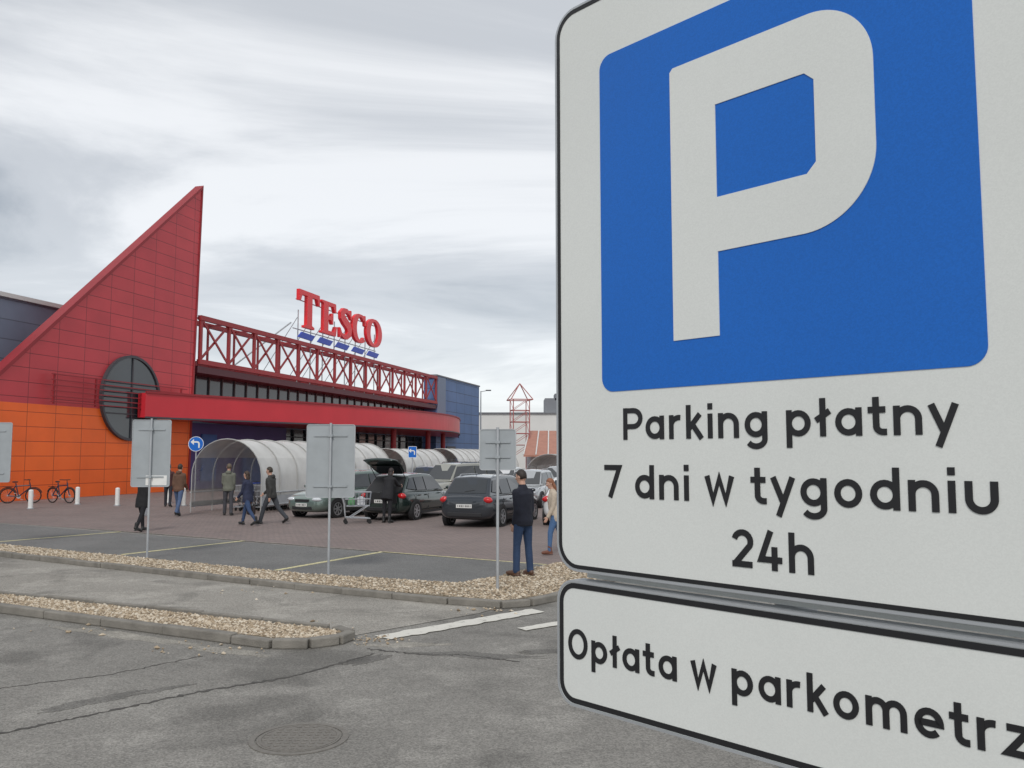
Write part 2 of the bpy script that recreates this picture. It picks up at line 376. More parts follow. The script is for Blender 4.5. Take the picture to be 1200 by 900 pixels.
def crack(pts,w,label='dark irregular crack in the asphalt'):
    P=[];W=[]
    for i in range(len(pts)-1):
        for k in range(24):
            t=k/24; P.append((pts[i][0]+(pts[i+1][0]-pts[i][0])*t+random.gauss(0,.014),pts[i][1]+(pts[i+1][1]-pts[i][1])*t+random.gauss(0,.014))); W.append(w*random.uniform(.05,1.7))
    b=MB(); b.ribbon(P,W,XY,.001,.004); tag(b.obj('road_crack',M_crack),label,'crack',kind='structure')
crack([(-5.2,6.3),(-3.9,6.75),(-3.4,7.25),(-2.85,7.85),(-2.13,8.4),(-1.47,9.4)],.034)
crack([(-6,7.6),(-4.7,8.0),(-3.9,8.5),(-3.26,9.3)],.010)
crack([(-1.6,9.6),(-1.0,9.35),(-.5,9.3),(.1,9.0)],.024)
def blob(cx,cy,ax,ay,rot,m,name,label,cat,n=90,z=.003):
    ph=[random.uniform(0,6.28) for _ in range(14)]; pts=[]
    for t in range(n):
        a=2*pi*t/n; k=1+sum(.20/(j+1)**.7*math.sin((j*2+2)*a+ph[j]) for j in range(14)); k=max(.3,k)
        x=ax*k*math.cos(a); y=ay*k*math.sin(a); pts.append((cx+x*math.cos(rot)-y*math.sin(rot),cy+x*math.sin(rot)+y*math.cos(rot)))
    b=MB(); b.prism(pts,XY,.0005,z); tag(b.obj(name,m),label,cat,kind='structure')
P1=('road_patch','dark crumbling tar patch in the asphalt','road patch')
blob(-3.62,7.6,.36,.12,.75,M_patch,*P1)
blob(-3.2,7.95,.22,.06,.7,M_patch,*P1,z=.0036)
blob(-.4,9.3,.65,.12,-.1,M_patch,*P1)
blob(.6,9.5,.6,.09,.1,M_patch,*P1,z=.0036)
blob(-1.5,9.1,.3,.10,.9,M_patch,*P1,z=.0034)
blob(-1.2,9.8,.45,.10,.15,M_dirt,'road_dirt','pale dusty worn patch beside the kerb tip','road patch',z=.0024)
blob(-4.6,10.3,1.1,.12,-.50,M_dirt,'road_dirt','pale dusty worn patch along the kerb','road patch',z=.0024)
blob(-3.1,9.5,.6,.09,-.45,M_dirt,'road_dirt','pale dusty worn patch along the kerb','road patch',z=.0028)
mh=thing('manhole_cover','round worn grey cast iron manhole cover set in the road','manhole cover',(-1.6,6.62,0))
b=MB(); b.cyl((0,0,.003),.31,.008,n=40)
b.obj('lid',M_iron,mh)
b=MB(); b.ribbon(arc(0,0,.345,.345,0,352,44),.045,XY,.001,.007,True); b.obj('rim',M_iron,mh)
b=MB()
for i in range(-4,5):
    for j in range(-4,5):
        if math.hypot(i,j)*.062<.27: b.box((i*.062,j*.062,.009),(.034,.034,.005),rz=.4)
b.ribbon(arc(0,0,.285,.285,0,352,44),.014,XY,.006,.0105,True)
b.obj('tread_pattern',M_iron,mh)

# ------------------------------------------------------------------ lettering
w0=.09
def circ(cx=.33,cy=.36,rx=.24,ry=.27): return ('c',arc(cx,cy,rx,ry,0,345,23))
G={
'P':([[(w0,0),(w0,1)],[(w0,.915),(.36,.915)]+arc(.38,.665,.25,.25,85,-85,16)+[(.36,.415),(w0,.415)]],.66),
'a':([circ(),[(.57,0),(.57,.72)]],.66),
'r':([[(w0,0),(w0,.72)],arc(.34,.40,.25,.24,180,80,10)],.42),
'k':([[(w0,0),(w0,1)],[(w0+.02,.30),(.45,.72)],[(.22,.42),(.5,0)]],.54),
'i':([[(w0,0),(w0,.72)],[(w0,.84),(w0,1.02)]],.18),
'n':([[(w0,0),(w0,.72)],arc(.32,.39,.23,.25,180,0,14)+[(.55,0)]],.64),
'g':([circ(),[(.57,.72),(.57,0)]+arc(.33,-.04,.24,.2,-6,-150,12)],.66),
'p':([[(w0,-.29),(w0,.72)],circ()],.66),
'ł':([[(.15,0),(.15,1)],[(-.02,.42),(.32,.66)]],.3),
't':([[(.17,.96),(.17,.28)]+arc(.32,.235,.15,.15,170,270,8)+[(.40,.085)],[(-.01,.64),(.38,.64)]],.40),
'y':([[(.04,.72),(.29,.06)],[(.53,.72),(.17,-.29)]],.57),
'7':([[(.0,.915),(.53,.915),(.2,0)]],.58),
'd':([circ(),[(.57,0),(.57,1)]],.66),
'w':([[(.05,.72),(.22,.05),(.40,.66),(.58,.05),(.75,.72)]],.80),
'o':([circ()],.66),
'u':([[(w0,.72),(w0,.37)]+arc(.32,.33,.23,.25,185,355,14)+[(.55,.37),(.55,.72)],],.64),
'2':([arc(.30,.68,.22,.235,165,-25,12)+[(.10,.10)],[(.02,.09),(.56,.09)]],.58),
'4':([[(.34,1),(.08,.27),(.62,.27)],[(.43,.6),(.43,0)]],.64),
'h':([[(w0,0),(w0,1)],arc(.32,.39,.23,.25,180,0,14)+[(.55,0)]],.64),
'O':([('c',arc(.42,.5,.33,.415,0,350,35))],.84),
'm':([[(w0,0),(w0,.72)],arc(.29,.42,.2,.22,180,0,12)+[(.49,0)],arc(.69,.42,.2,.22,180,0,12)+[(.89,0)]],.98),
'e':([[(.09,.36),(.57,.36)]+arc(.33,.36,.24,.27,8,315,20)],.64),
'z':([[(.04,.635),(.46,.635),(.05,.085),(.5,.085)]],.52),
}
def text(txt,x0,x1,zb,cap,yf,parent,name,m,zb2=None):
    adv=0; items=[]
    for ch in txt:
        if ch==' ': adv+=.34; continue
        st,w=G[ch]; items.append((adv,st)); adv+=w+.135
    adv-=.135; kx=(x1-x0)/adv
    if zb2 is None: zb2=zb
    b=MB(); i=0
    for a,st in items:
        for s in st:
            cl=isinstance(s,tuple) and s[0]=='c'; pts=s[1] if cl else s
            i+=1
            b.ribbon([(x0+(a+p[0])*kx,zb+(zb2-zb)*a/adv+p[1]*cap) for p in pts],.160*cap,XZ,yf+.0003,yf-.0009-.00006*(i%5),cl)
    return b.obj(name,m,parent)

th=-46.98
sx,sy=math.cos(rad(th)),math.sin(rad(th))
root=thing('parking_sign','white board with blue square and white P on post','road sign',(.1645+.3*sx,1.45+.3*sy,0),rad(th))
o0=-.3
def lx(s): return s+o0
b=MB(); b.cyl((0,.065,1.45),.03,2.9,n=24); b.obj('post',M_galv,root,smooth=False)
b=MB(); b.cyl((0,.065,2.9),.032,.02,n=24); b.obj('post_cap',M_plastic,root)
main=MB(); main.prism(rr(lx(-.107),H-.195,lx(.707),H+.808,.045,8),XZ,-.012,.010)
mo=main.obj('sign_board',M_swhite,root)
e_=MB(); e_.ribbon(rr(lx(-.1085),H-.1965,lx(.7085),H+.8095,.046,8),.004,XZ,-.0135,.018,True); e_.obj('board_rim',M_galv,mo)
e_=MB(); e_.ribbon(rr(lx(-.1025),H-.1905,lx(.7025),H+.8035,.04,8),.0065,XZ,-.0118,-.0130,True); e_.obj('border_line',M_sblack,mo)
e_=MB(); e_.prism(rr(lx(-.003),H+.107,lx(.599),H+.694,.024,8),XZ,-.0118,-.0130); e_.obj('blue_panel',M_sblue,mo)
# letter P as one outline around a chamfered counter
outer=[(.231,.622)]+arc(.384,.528,.092,.094,90,0,24)+arc(.370,.4105,.106,.102,0,-90,24)+[(.231,.3085)]
inner=[(.231,.538),(.378,.538),(.392,.525),(.392,.52),(.392,.407),(.378,.3925),(.231,.3925)]
e_=MB(); e_.prism([(lx(.147),H+.18),(lx(.231),H+.18),(lx(.231),H+.622),(lx(.153),H+.622),(lx(.147),H+.616)],XZ,-.0128,-.0142)
ring_=outer+inner[::-1]
e_.prism([(lx(x),H+z) for x,z in ring_],XZ,-.0128,-.0142)
e_.obj('letter_p',M_swhite,mo)
text('Parking płatny',lx(.041),lx(.562),H+.026,.052,-.0122,mo,'lettering',M_sblack)
text('7 dni w tygodniu',lx(.000),lx(.604),H-.069,.054,-.0122,mo,'lettering',M_sblack)
text('24h',lx(.243),lx(.372),H-.161,.055,-.0122,mo,'lettering',M_sblack)
sub=MB(); sub.prism(rr(lx(-.107),H-.422,lx(.707),H-.217,.035,8),XZ,-.012,.010)
so=sub.obj('supplementary_board',M_swhite,root)
e_=MB(); e_.ribbon(rr(lx(-.1085),H-.4235,lx(.7085),H-.2155,.036,8),.004,XZ,-.0135,.018,True); e_.obj('board_rim',M_galv,so)
e_=MB(); e_.ribbon(rr(lx(-.101),H-.416,lx(.701),H-.223,.03,8),.0085,XZ,-.0118,-.0130,True); e_.obj('border_line',M_sblack,so)
text('Opłata w parkometrze',lx(-.086),lx(.668),H-.346,.051,-.0122,so,'lettering',M_sblack,H-.340)
for z in (-.15,-.26,.1,.65):
    e_=MB(); e_.box((0,.030,H+z),(.66,.022,.035)); e_.obj('mounting_rail',M_galv,root)
e_=MB(); e_.box((0,.026,H-.206),(.74,.012,.012)); e_.obj('mounting_rail',M_swhite,root)

def backsign(x,y,w,z0,z1,rz,label,notice=False):
    r=thing('road_sign',label,'road sign',(x,y,0),rz,'small car park signs on thin posts')
    b=MB(); b.cyl((0,-.045,(z1+.03)/2),.022,z1+.03,n=14); b.obj('post',M_galv,r)
    b=MB(); b.prism(rr(-w/2,z0,w/2,z1,.04,5),XZ,-.008,.008); p=b.obj('sign_board',M_backgrey,r)
    b=MB(); b.ribbon(rr(-w/2,z0,w/2,z1,.04,5),.012,XZ,-.018,.012,True); b.obj('board_rim',M_galv,p)
    if notice:
        b=MB(); b.box((.12,-.011,z0+.13),(.42,.004,.2)); b.obj('paper_notice',M_white,p)
    for z in (z0+.2,z1-.2):
        b=MB(); b.box((0,-.018,z),(w*.7,.016,.03)); b.box((0,-.05,z),(.075,.06,.04)); b.obj('clamp',M_backgrey,r)
    return r
backsign(-7.5,17.8,.76,1.48,2.86,.12,'grey back of a tall board with small white notice',True)
backsign(-3.28,15.5,.86,1.37,2.68,.05,'grey blank back of a wide board on a thin steel post')
backsign(-.22,13.35,.56,1.90,2.53,-.05,'small grey sign back on a steel post in gravel')
backsign(-12.28,20.2,.85,1.5,2.9,.15,'grey blank back of a board by the parking bays')

def roundsign(x,y,z,r_,label,rect=False):
    r=thing('direction_sign',label,'road sign',(x,y,0),rad(5))
    b=MB(); b.cyl((0,.03,z/2+.15),.025,z+.3,n=12); b.obj('post',M_galv,r)
    b=MB()
    if rect: b.prism(rr(-r_*.8,z-r_*1.1,r_*.8,z+r_*1.1,.04),XZ,-.02,.0)
    else: b.cyl((0,-.01,z),r_,.02,'Y',32)
    p=b.obj('sign_disc',M_sblue,r)
    b=MB(); b.ribbon(arc(0,z,r_*.96,r_*.96,0,350,32) if not rect else rr(-r_*.78,z-r_*1.07,r_*.78,z+r_*1.07,.04),.02,XZ,-.018,-.025,True); b.obj('sign_border',M_white,p)
    b=MB()
    b.ribbon([(.12*r_/.3,z-.16*r_/.3),(.12*r_/.3,z-.01)]+arc(.04*r_/.3,z,.08*r_/.3,.08*r_/.3,5,90,6)+[(-.08*r_/.3,z+.08*r_/.3)],.06*r_/.3,XZ,-.018,-.024)
    k=r_/.3
    b.prism([(-.08*k,z+.2*k),(-.08*k,z-.04*k),(-.21*k,z+.08*k)],XZ,-.018,-.0235); b.obj('arrow',M_white,p)
roundsign(-13.0,35.2,2.6,.31,'round blue sign with white arrow turning aside on a post')
roundsign(-5.0,43.0,2.3,.26,'blue rectangular direction sign on a grey post',True)

# ------------------------------------------------------------------ hypermarket
AR=math.atan2(.9654,.2607)
hm=thing('hypermarket','large store with red sail tower, curved red canopy and truss','supermarket building',(-34,0,0),AR)
b=MB(); b.box((30,33,5.05),(49,60,10.1)); b.obj('hall_wall',M_hall,hm)
b=MB(); b.box((30,2.95,10.2),(49,.3,.22)); b.obj('roof_trim',M_bwhite,hm)
b=MB(); b.box((84,33,3.7),(58.9,60,7.4)); b.obj('hall_wall',M_hall,hm)
b=MB(); b.prism([(33.8,0),(54.3,0),(54.85,18.95),(40.4,5.8)],XZ,0,.5); sail=b.obj('sail_wall',M_sail,hm)
b=MB(); b.prism([(33.8,-.02),(40.4,5.82),(54.84,18.94),(54.98,19.25),(40.3,5.98),(33.55,.0)],XZ,-.06,.56); b.obj('sail_coping',M_redtrim,sail)
b=MB(); b.prism([(54.31,0),(54.47,0),(54.98,19.23),(54.86,18.9)],XZ,-.05,.55); b.obj('sail_edge',M_redtrim,sail)
b=MB(); b.box((50.5,1.5,3.0),(7.4,1.6,6.0)); b.obj('rear_bracing',M_redtrim,hm)
b=MB(); b.prism(arc(49,5.3,2.25,2.25,0,352,44),XZ,-.10,-.004); rw=b.obj('round_window',M_dglass,hm)
b=MB(); b.ribbon(arc(49,5.3,2.3,2.3,0,352,44),.14,XZ,-.18,-.002,True); b.obj('frame',M_frame,rw)
b=MB()
b.box((49,-.13,5.3),(.07,.06,4.5))
for dz in (-.9,.5):
    hh=math.sqrt(2.25**2-dz*dz); b.box((49,-.12,5.3+dz),(2*hh,.055,.07))
b.obj('mullion',M_frame,rw)
b=MB()
for i in range(6): b.box((48.2,-.42,4.75+i*.27),(10.5,.05,.05))
for q in (43.2,46,53): b.box((q,-.34,5.4),(.08,.08,1.5))
b.obj('railing',M_redtrim,hm)
cn=smooth([(49.4,.7),(52,1.5),(55,2.7),(60,4.5),(65,6.1),(70,7.3),(75,7.9),(80,7.9),(85,7.0),(90,5.5),(95,3.7),(100,2.0),(103,1.0),(105,.3)],6)
pl=[(q,-n) for q,n in cn]+[(98,-.02),(97.9,1.4),(60,1.4),(54.7,-.22),(49.4,-.22)]
b=MB(); b.prism(pl,XY,4.25,5.62); can=b.obj('canopy',M_redcan,hm,smooth=False)
b=MB(); b.ribbon([(q,-n-.02) for q,n in cn],.1,XY,5.60,5.72); b.obj('canopy_edge',M_redtrim,can)
b=MB(); b.ribbon([(q,-n-.015) for q,n in cn],.06,XY,4.20,4.30); b.obj('canopy_drip',M_frame,can)
b=MB(); b.box((61,1.4,2.1),(12.6,1.2,4.2)); b.obj('purple_wall',M_purple,hm)
mp1=mat('poster_blue',(.05,.12,.35),.5,var=.5,scale=1.2)
for c,d in (((57.5,.75,2.0),(1.6,.1,3.0)),((63,.75,1.6),(3.2,.1,2.6))):
    b=MB(); b.box(c,d); b.obj('poster',mp1,hm)
b=MB(); b.box((83,2.0,2.1),(31,.4,4.2)); eg=b.obj('entrance_glazing',M_dglass,hm)
b=MB()
for i in range(16): b.box((68+i*2,1.72,2.1),(.12,.12,4.2))
for z in (1.1,2.5,3.6): b.box((83,1.74,z),(31,.09,.09))
b.obj('mullion',M_frame,eg)
b=MB(); b.box((76.8,1.65,6.58),(43.5,.4,1.6)); cg=b.obj('clerestory_glazing',M_dglass,hm)
b=MB()
for i in range(30): b.box((55.3+i*1.48,1.40,6.58),(.07,.1,1.6))
b.box((76.8,1.4,5.86),(43.5,.1,.12)); b.obj('mullion',mat('clerestory_frame',(.10,.11,.11),.5),cg)
b=MB(); b.box((76.8,.9,7.52),(43.6,1.8,.42)); b.obj('fascia_beam',mat('maroon_beam',(.09,.02,.03),.5),hm)
for q,n in ((66,4.2),(73,5.6),(80,5.9),(87,4.8)):
    b=MB(); b.cyl((q,-n,2.12),.22,4.24,n=16); b.obj('column',M_redtrim,hm)
b=MB(); q0,q1=55.2,98.0; nb=14; dq=(q1-q0)/nb
for y in (.0,1.6):
    for z,t in ((10.78,.30),(8.0,.30)): b.box(((q0+q1)/2,y,z),(q1-q0+.3,.26,t))
for i in range(nb+1):
    q=q0+i*dq
    b.box((q,0,9.39),(.20,.18,2.48))
    b.box((q,.8,10.78),(.1,1.3,.1)); b.box((q,.8,8.0),(.1,1.3,.1))
    b.box((q,1.6,9.39),(.12,.12,2.48))
    if i<nb:
        a=math.atan2(2.48,dq-.2); L=math.hypot(2.48,dq-.2)
        for k,sg in enumerate((1,-1)):
            R=Matrix.Rotation(-sg*a,3,'Y'); b.box((q+dq/2,.045*sg,9.39),(L,.07,.15),R=R)
b.obj('truss',M_truss,hm)
b=MB(); b.box((106.1,.75,5.5),(16,1.5,11.0)); b.obj('blue_wall',M_blue,hm)
b=MB(); b.box((99.6,-.06,8.4),(2.6,.14,5.0)); b.obj('pale_blue_pier',mat('pale_blue_panel',(.19,.24,.33),.6),hm)
b=MB(); b.box((106.1,.75,11.07),(16.2,1.7,.16)); b.obj('roof_trim',M_roofgrey,hm)
for c,d in (((103,-.06,1.6),(3,.1,3.2)),((109.5,-.06,1.4),(3,.1,2.8))):
    b=MB(); b.box(c,d); b.obj('door',M_frame,hm)

rs=thing('shop_sign','red serif roof letters over five slanted blue dashes','shop sign',(-34+.2607*69-.9654*1.0,.9654*69+.2607*1.0,0),AR)
def loc_letter(x,z,k,kx): return lambda a,c,d:(x+a*kx,d,z+c*k)
zb=12.35;ch=2.85
T=[(0,1),(1.1,1),(1.12,.70),(1.04,.70),(.96,.87),(.70,.87),(.70,.1),(.83,.06),(.83,0),(.29,0),(.29,.06),(.42,.1),(.42,.87),(.16,.87),(.08,.70),(0,.70)]
E=[(0,0),(.82,0),(.88,.30),(.79,.30),(.70,.12),(.38,.12),(.38,.45),(.54,.45),(.58,.34),(.66,.34),(.66,.68),(.58,.68),(.54,.57),(.38,.57),(.38,.88),(.66,.88),(.74,.72),(.83,.72),(.80,1),(0,1),(0,.94),(.11,.9),(.11,.1),(0,.06)]
Sp=[(.66,.70),(.58,.85),(.42,.925),(.27,.90),(.18,.80),(.20,.68),(.32,.58),(.48,.48),(.58,.36),(.57,.20),(.44,.09),(.28,.075),(.13,.15),(.06,.31)]
Sw=[.04,.1,.13,.17,.21,.25,.27,.27,.25,.21,.16,.13,.1,.04]
def letter(n,f):
    b=MB(); f(b); b.obj(n,M_tred,rs,bevel=.02)
letter('letter_t',lambda b:b.prism(T,loc_letter(0,zb,ch*1.05,3.05),-.15,.15))
letter('letter_e',lambda b:b.prism(E,loc_letter(3.75,zb,ch*.98,3.2),-.15,.15))
letter('letter_s',lambda b:(b.ribbon(Sp,Sw,loc_letter(6.95,zb,ch*.98,3.6),-.15,.15),b.prism([(.60,.97),(.67,.97),(.68,.66),(.62,.70)],loc_letter(6.95,zb,ch*.98,3.6),-.14,.14),b.prism([(.05,.03),(.12,.03),(.10,.32),(.04,.34)],loc_letter(6.95,zb,ch*.98,3.6),-.14,.14)))
Cp=arc(.5,.5,.36,.43,48,312,26); Cw=[.07+.2*abs(math.cos(rad(48+264*i/26))) if 90<48+264*i/26<270 else .08+.12*abs(math.cos(rad(48+264*i/26))) for i in range(27)]
letter('letter_c',lambda b:(b.ribbon(Cp,Cw,loc_letter(9.55,zb,ch*.98,3.4),-.15,.15),b.prism([(.74,.97),(.82,.97),(.84,.62),(.77,.64)],loc_letter(9.55,zb,ch*.98,3.4),-.14,.14)))
Ow=[.09+.18*abs(math.cos(rad(360*i/36)))**1.3 for i in range(36)]
letter('letter_o',lambda b:b.ribbon(arc(.5,.5,.38,.43,0,350,35),Ow,loc_letter(12.55,zb,ch*.98,3.5),-.15,.15,True))
for i in range(5):
    b=MB(); x=.1+i*3.2; b.prism([(x,11.5),(x+2.2,11.43),(x+2.75,11.9),(x+.6,11.98)],XZ,-.06,.06); b.obj('blue_dash',M_tblue,rs)
for i in range(8):
    b=MB(); x=.8+i*2.1; b.box((x,.4,10.6),(.07,.07,6.4)); b.tube([(x,.45,13.2),(x,4.5,7.4)],.035,6); b.obj('support',M_galv,rs)
b=MB(); b.tube([(-.3,.4,12.6),(-5,3,8.3)],.06,6); b.box((7.8,.35,12.2),(15.8,.07,.07)); b.box((7.8,.36,14.6),(15,.07,.07)); b.obj('support_frame',M_galv,rs)

# ------------------------------------------------------------------ distant buildings
db=thing('retail_building','low pale retail building with flat roof beyond the store','building',(0,128,0))
b=MB(); b.box((30,14,4.3),(72,28,8.6)); b.obj('wall',M_bwhite,db)
b=MB(); b.box((30,-.1,8.5),(72.4,.4,.18)); b.obj('roof_trim',M_roofgrey,db)
b=MB(); b.box((12,4,9.6),(14,6,2.4)); b.box((9,3,11),(5,4,1.0)); b.obj('rooftop_plant',M_roofgrey,db)
for i in range(6):
    b=MB(); b.box((-2+i*6,-.06,1.7),(3,.1,2.8)); b.obj('door',M_dglass,db)
ent=thing('entrance_pavilion','small entrance with sloping striped tan roof','building',(6,102,0),.1)
b=MB(); b.add([(-5,-3,2.2),(5,-3,2.2),(5,4,5.2),(-3.5,4,5.2),(-5,-3,2.0),(5,-3,2.0),(5,4,5.0),(-3.5,4,5.0)],[(0,1,2,3),(4,7,6,5),(0,4,5,1),(1,5,6,2),(2,6,7,3),(3,7,4,0)])
b.obj('sloping_roof',mat('tan_roof',(.42,.20,.145),.6,var=.2,scale=2),ent)
b=MB()
for i in range(8):
    t=i/7; b.tube([(-5+10*t,-3.02,2.25),(-3.5+8.5*t,4,5.26)],.08,6)
b.obj('roof_rib',M_bwhite,ent)
b=MB(); b.box((.3,1.5,1.05),(8.4,5,2.1)); b.obj('wall',M_bwhite,ent)
lt=thing('lattice_tower','slim red steel lattice tower with pyramid top','tower',(.95,104,0),.2)
b=MB(); w=1.0
for sx_ in (-w,w):
    for sy_ in (-w,w):
        b.tube([(sx_,sy_,0),(sx_,sy_,8.9)],.06,6); b.tube([(sx_*1.35,sy_*1.35,8.9),(0,0,10.9)],.06,6)
for z in (3.4,4.8,6.2,7.6): b.tube([(-w,-w,z),(w,-w,z),(w,w,z),(-w,w,z)],.045,6,closed=True)
v=w*1.35; b.tube([(-v,-v,8.9),(v,-v,8.9),(v,v,8.9),(-v,v,8.9)],.06,6,closed=True)
for i in range(5):
    z=2+i*1.4
    for s_ in (-w,w):
        b.tube([(-w,s_,z),(w,s_,z+1.35)],.03,5); b.tube([(s_,-w,z),(s_,w,z+1.35)],.03,5)
b.obj('lattice_frame',M_truss2,lt)
lp=thing('street_lamp','tall thin grey lamp post with short arm','street lamp',(-4.1,112,0))
b=MB(); b.tube([(0,0,0),(0,0,10.6)],[.12,.07],8); b.tube([(0,0,10.5),(1.0,0,10.7)],.05,6); b.obj('post',M_galv,lp)
b=MB(); b.box((1.0,0,10.68),(.7,.3,.14)); b.obj('lamp_head',M_frame,lp)

# ------------------------------------------------------------------ trolley shelters
M_hoop=mat('hoop_grey',(.40,.40,.39),.5)
def shelter(x,y,L,W,Ht,rz,label):
    r=thing('trolley_shelter',label,'trolley shelter',(x,y,0),rz,'barrel roofed trolley shelters')
    base=.25; R_=W/2
    def P_(a): return (W/2-R_*math.cos(rad(a)),Ht-R_*.95+R_*.95*math.sin(rad(a)))
    roof=[P_(a) for a in range(30,151,10)]
    lft=[(0,base),(0,Ht-R_*.95),P_(15),P_(30)]; rgt=[P_(150),P_(165),(W,Ht-R_*.95),(W,base)]
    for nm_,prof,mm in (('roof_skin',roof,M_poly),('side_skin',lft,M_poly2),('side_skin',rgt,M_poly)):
        b=MB(); n=len(prof); vs=[(px,0,pz) for px,pz in prof]+[(px,L,pz) for px,pz in prof]
        b.add(vs,[(i,i+1,n+i+1,n+i) for i in range(n-1)]); b.obj(nm_,mm,r,smooth=True)
    nh=int(L/1.3)
    hp=[(W/2-(R_+.02)*math.cos(rad(a)),Ht+.02-R_*.95+R_*.95*math.sin(rad(a))) for a in range(0,181,10)]
    b=MB()
    for i in range(nh+1):
        yy=L*i/nh
        b.tube([(-.02,yy,0)]+[(px,yy,pz) for px,pz in hp]+[(W+.02,yy,0)],.022,6)
    b.obj('hoop',M_hoop,r)
    b=MB()
    for xx in (-.06,W+.06):
        for z in (.3,.75): b.tube([(xx,0,z),(xx,L,z)],.028,6)
    b.obj('side_rail',M_galv,r)
    b=MB(); b.box((W+.05,L/2,.45),(.03,L,.35)); b.box((-.05,L/2,.3),(.03,L,.2)); b.obj('kick_panel',M_galv,r)
    return r
shelter(-12.0,32.2,12,2.9,2.72,-rad(15.1),'long curved milky plastic trolley shelter by the store')
shelter(-8.4,48.5,7,2.6,2.5,-rad(15.1),'curved milky trolley shelter beyond the estate car')
shelter(-6.5,60,16,3.0,2.6,-rad(15),'curved white trolley shelter behind the parked cars')
shelter(.9,58,14,3.2,2.2,-rad(12),'curved white trolley shelter beyond the silver cars')

def trolley(x,y,rz,label,group='shopping trolleys',k_=1.0):
    r=thing('shopping_trolley',label,'shopping trolley',(x,y,0),rz,group)
    b=MB()
    def ring(z,x0,x1,w0_,w1_): return [(x0,-w0_,z),(x1,-w1_,z),(x1,w1_,z),(x0,w0_,z)]
    top=ring(.98,-.42,.45,.27,.2); bot=ring(.55,-.32,.4,.22,.16); mid=[tuple((Vector(a)+Vector(c))/2) for a,c in zip(top,bot)]
    for k in (top,bot,mid): b.tube(k,.013,5,closed=True)
    for i in range(4):
        a0,a1=Vector(top[i]),Vector(top[(i+1)%4]); c0,c1=Vector(bot[i]),Vector(bot[(i+1)%4])
        for k in range(8): b.tube([a0.lerp(a1,k/7),c0.lerp(c1,k/7)],.007,4)
    for k in range(7):
        t=k/6; b.tube([Vector(bot[0]).lerp(Vector(bot[3]),t),Vector(bot[1]).lerp(Vector(bot[2]),t)],.006,4)
    b.obj('basket',M_chrome,r)
    b=MB()
    for s in (-1,1):
        b.tube([(-.5,s*.25,1.02),(-.38,s*.25,.6),(-.34,s*.24,.2),(.42,s*.2,.16)],.017,6); b.tube([(.35,s*.18,.56),(-.2,s*.22,.2)],.014,6)
    b.tube([(.42,-.2,.16),(.42,.2,.16)],.014,6); b.obj('chassis',M_chrome,r)
    b=MB(); b.tube([(-.5,-.27,1.03),(-.5,.27,1.03)],.022,8); b.obj('handle',mat('handle_blue',(.03,.08,.4),.5),r)
    for xx,yy in ((-.33,-.23),(-.33,.23),(.4,-.19),(.4,.19)):
        b=MB(); b.cyl((xx,yy,.065),.062,.03,'Y',14); b.box((xx,yy,.13),(.05,.05,.06)); b.obj('castor',M_tyre,r)
    return r
tr=trolley(-4.88,27.0,rad(14),'steel wire trolley with shopping behind an open car boot')
for i,(nm_,cc,dd,col_) in enumerate((('white',(0.14,0,.69),(.24,.24,.22),(.55,.57,.6)),('green',(-.16,.03,.68),(.2,.22,.2),(.12,.3,.14)))):
    b=MB(); b.box(cc,dd); b.ell((cc[0],cc[1],cc[2]+dd[2]/2),(dd[0]*.4,dd[1]*.4,.05))
    tg=b.obj('shopping_bag',mat('bag_'+nm_,col_,.5,var=.5,scale=8),None,bevel=.04,loc=(-4.88,27.0,0),rz=rad(14)); tag(tg,nm_+' full shopping bag in the wire trolley','shopping bag')
for i in range(9):
    px,py=-11.0+.26*(.6+i*.28)+0.0,32.7+.966*(.6+i*.28)
    copything(tr,(px+.4,py,0),rad(255),'steel wire trolley nested in a row under the shelter')
    copything(tr,(px+1.3,py-.1,0),rad(255),'steel wire trolley nested in a row under the shelter')

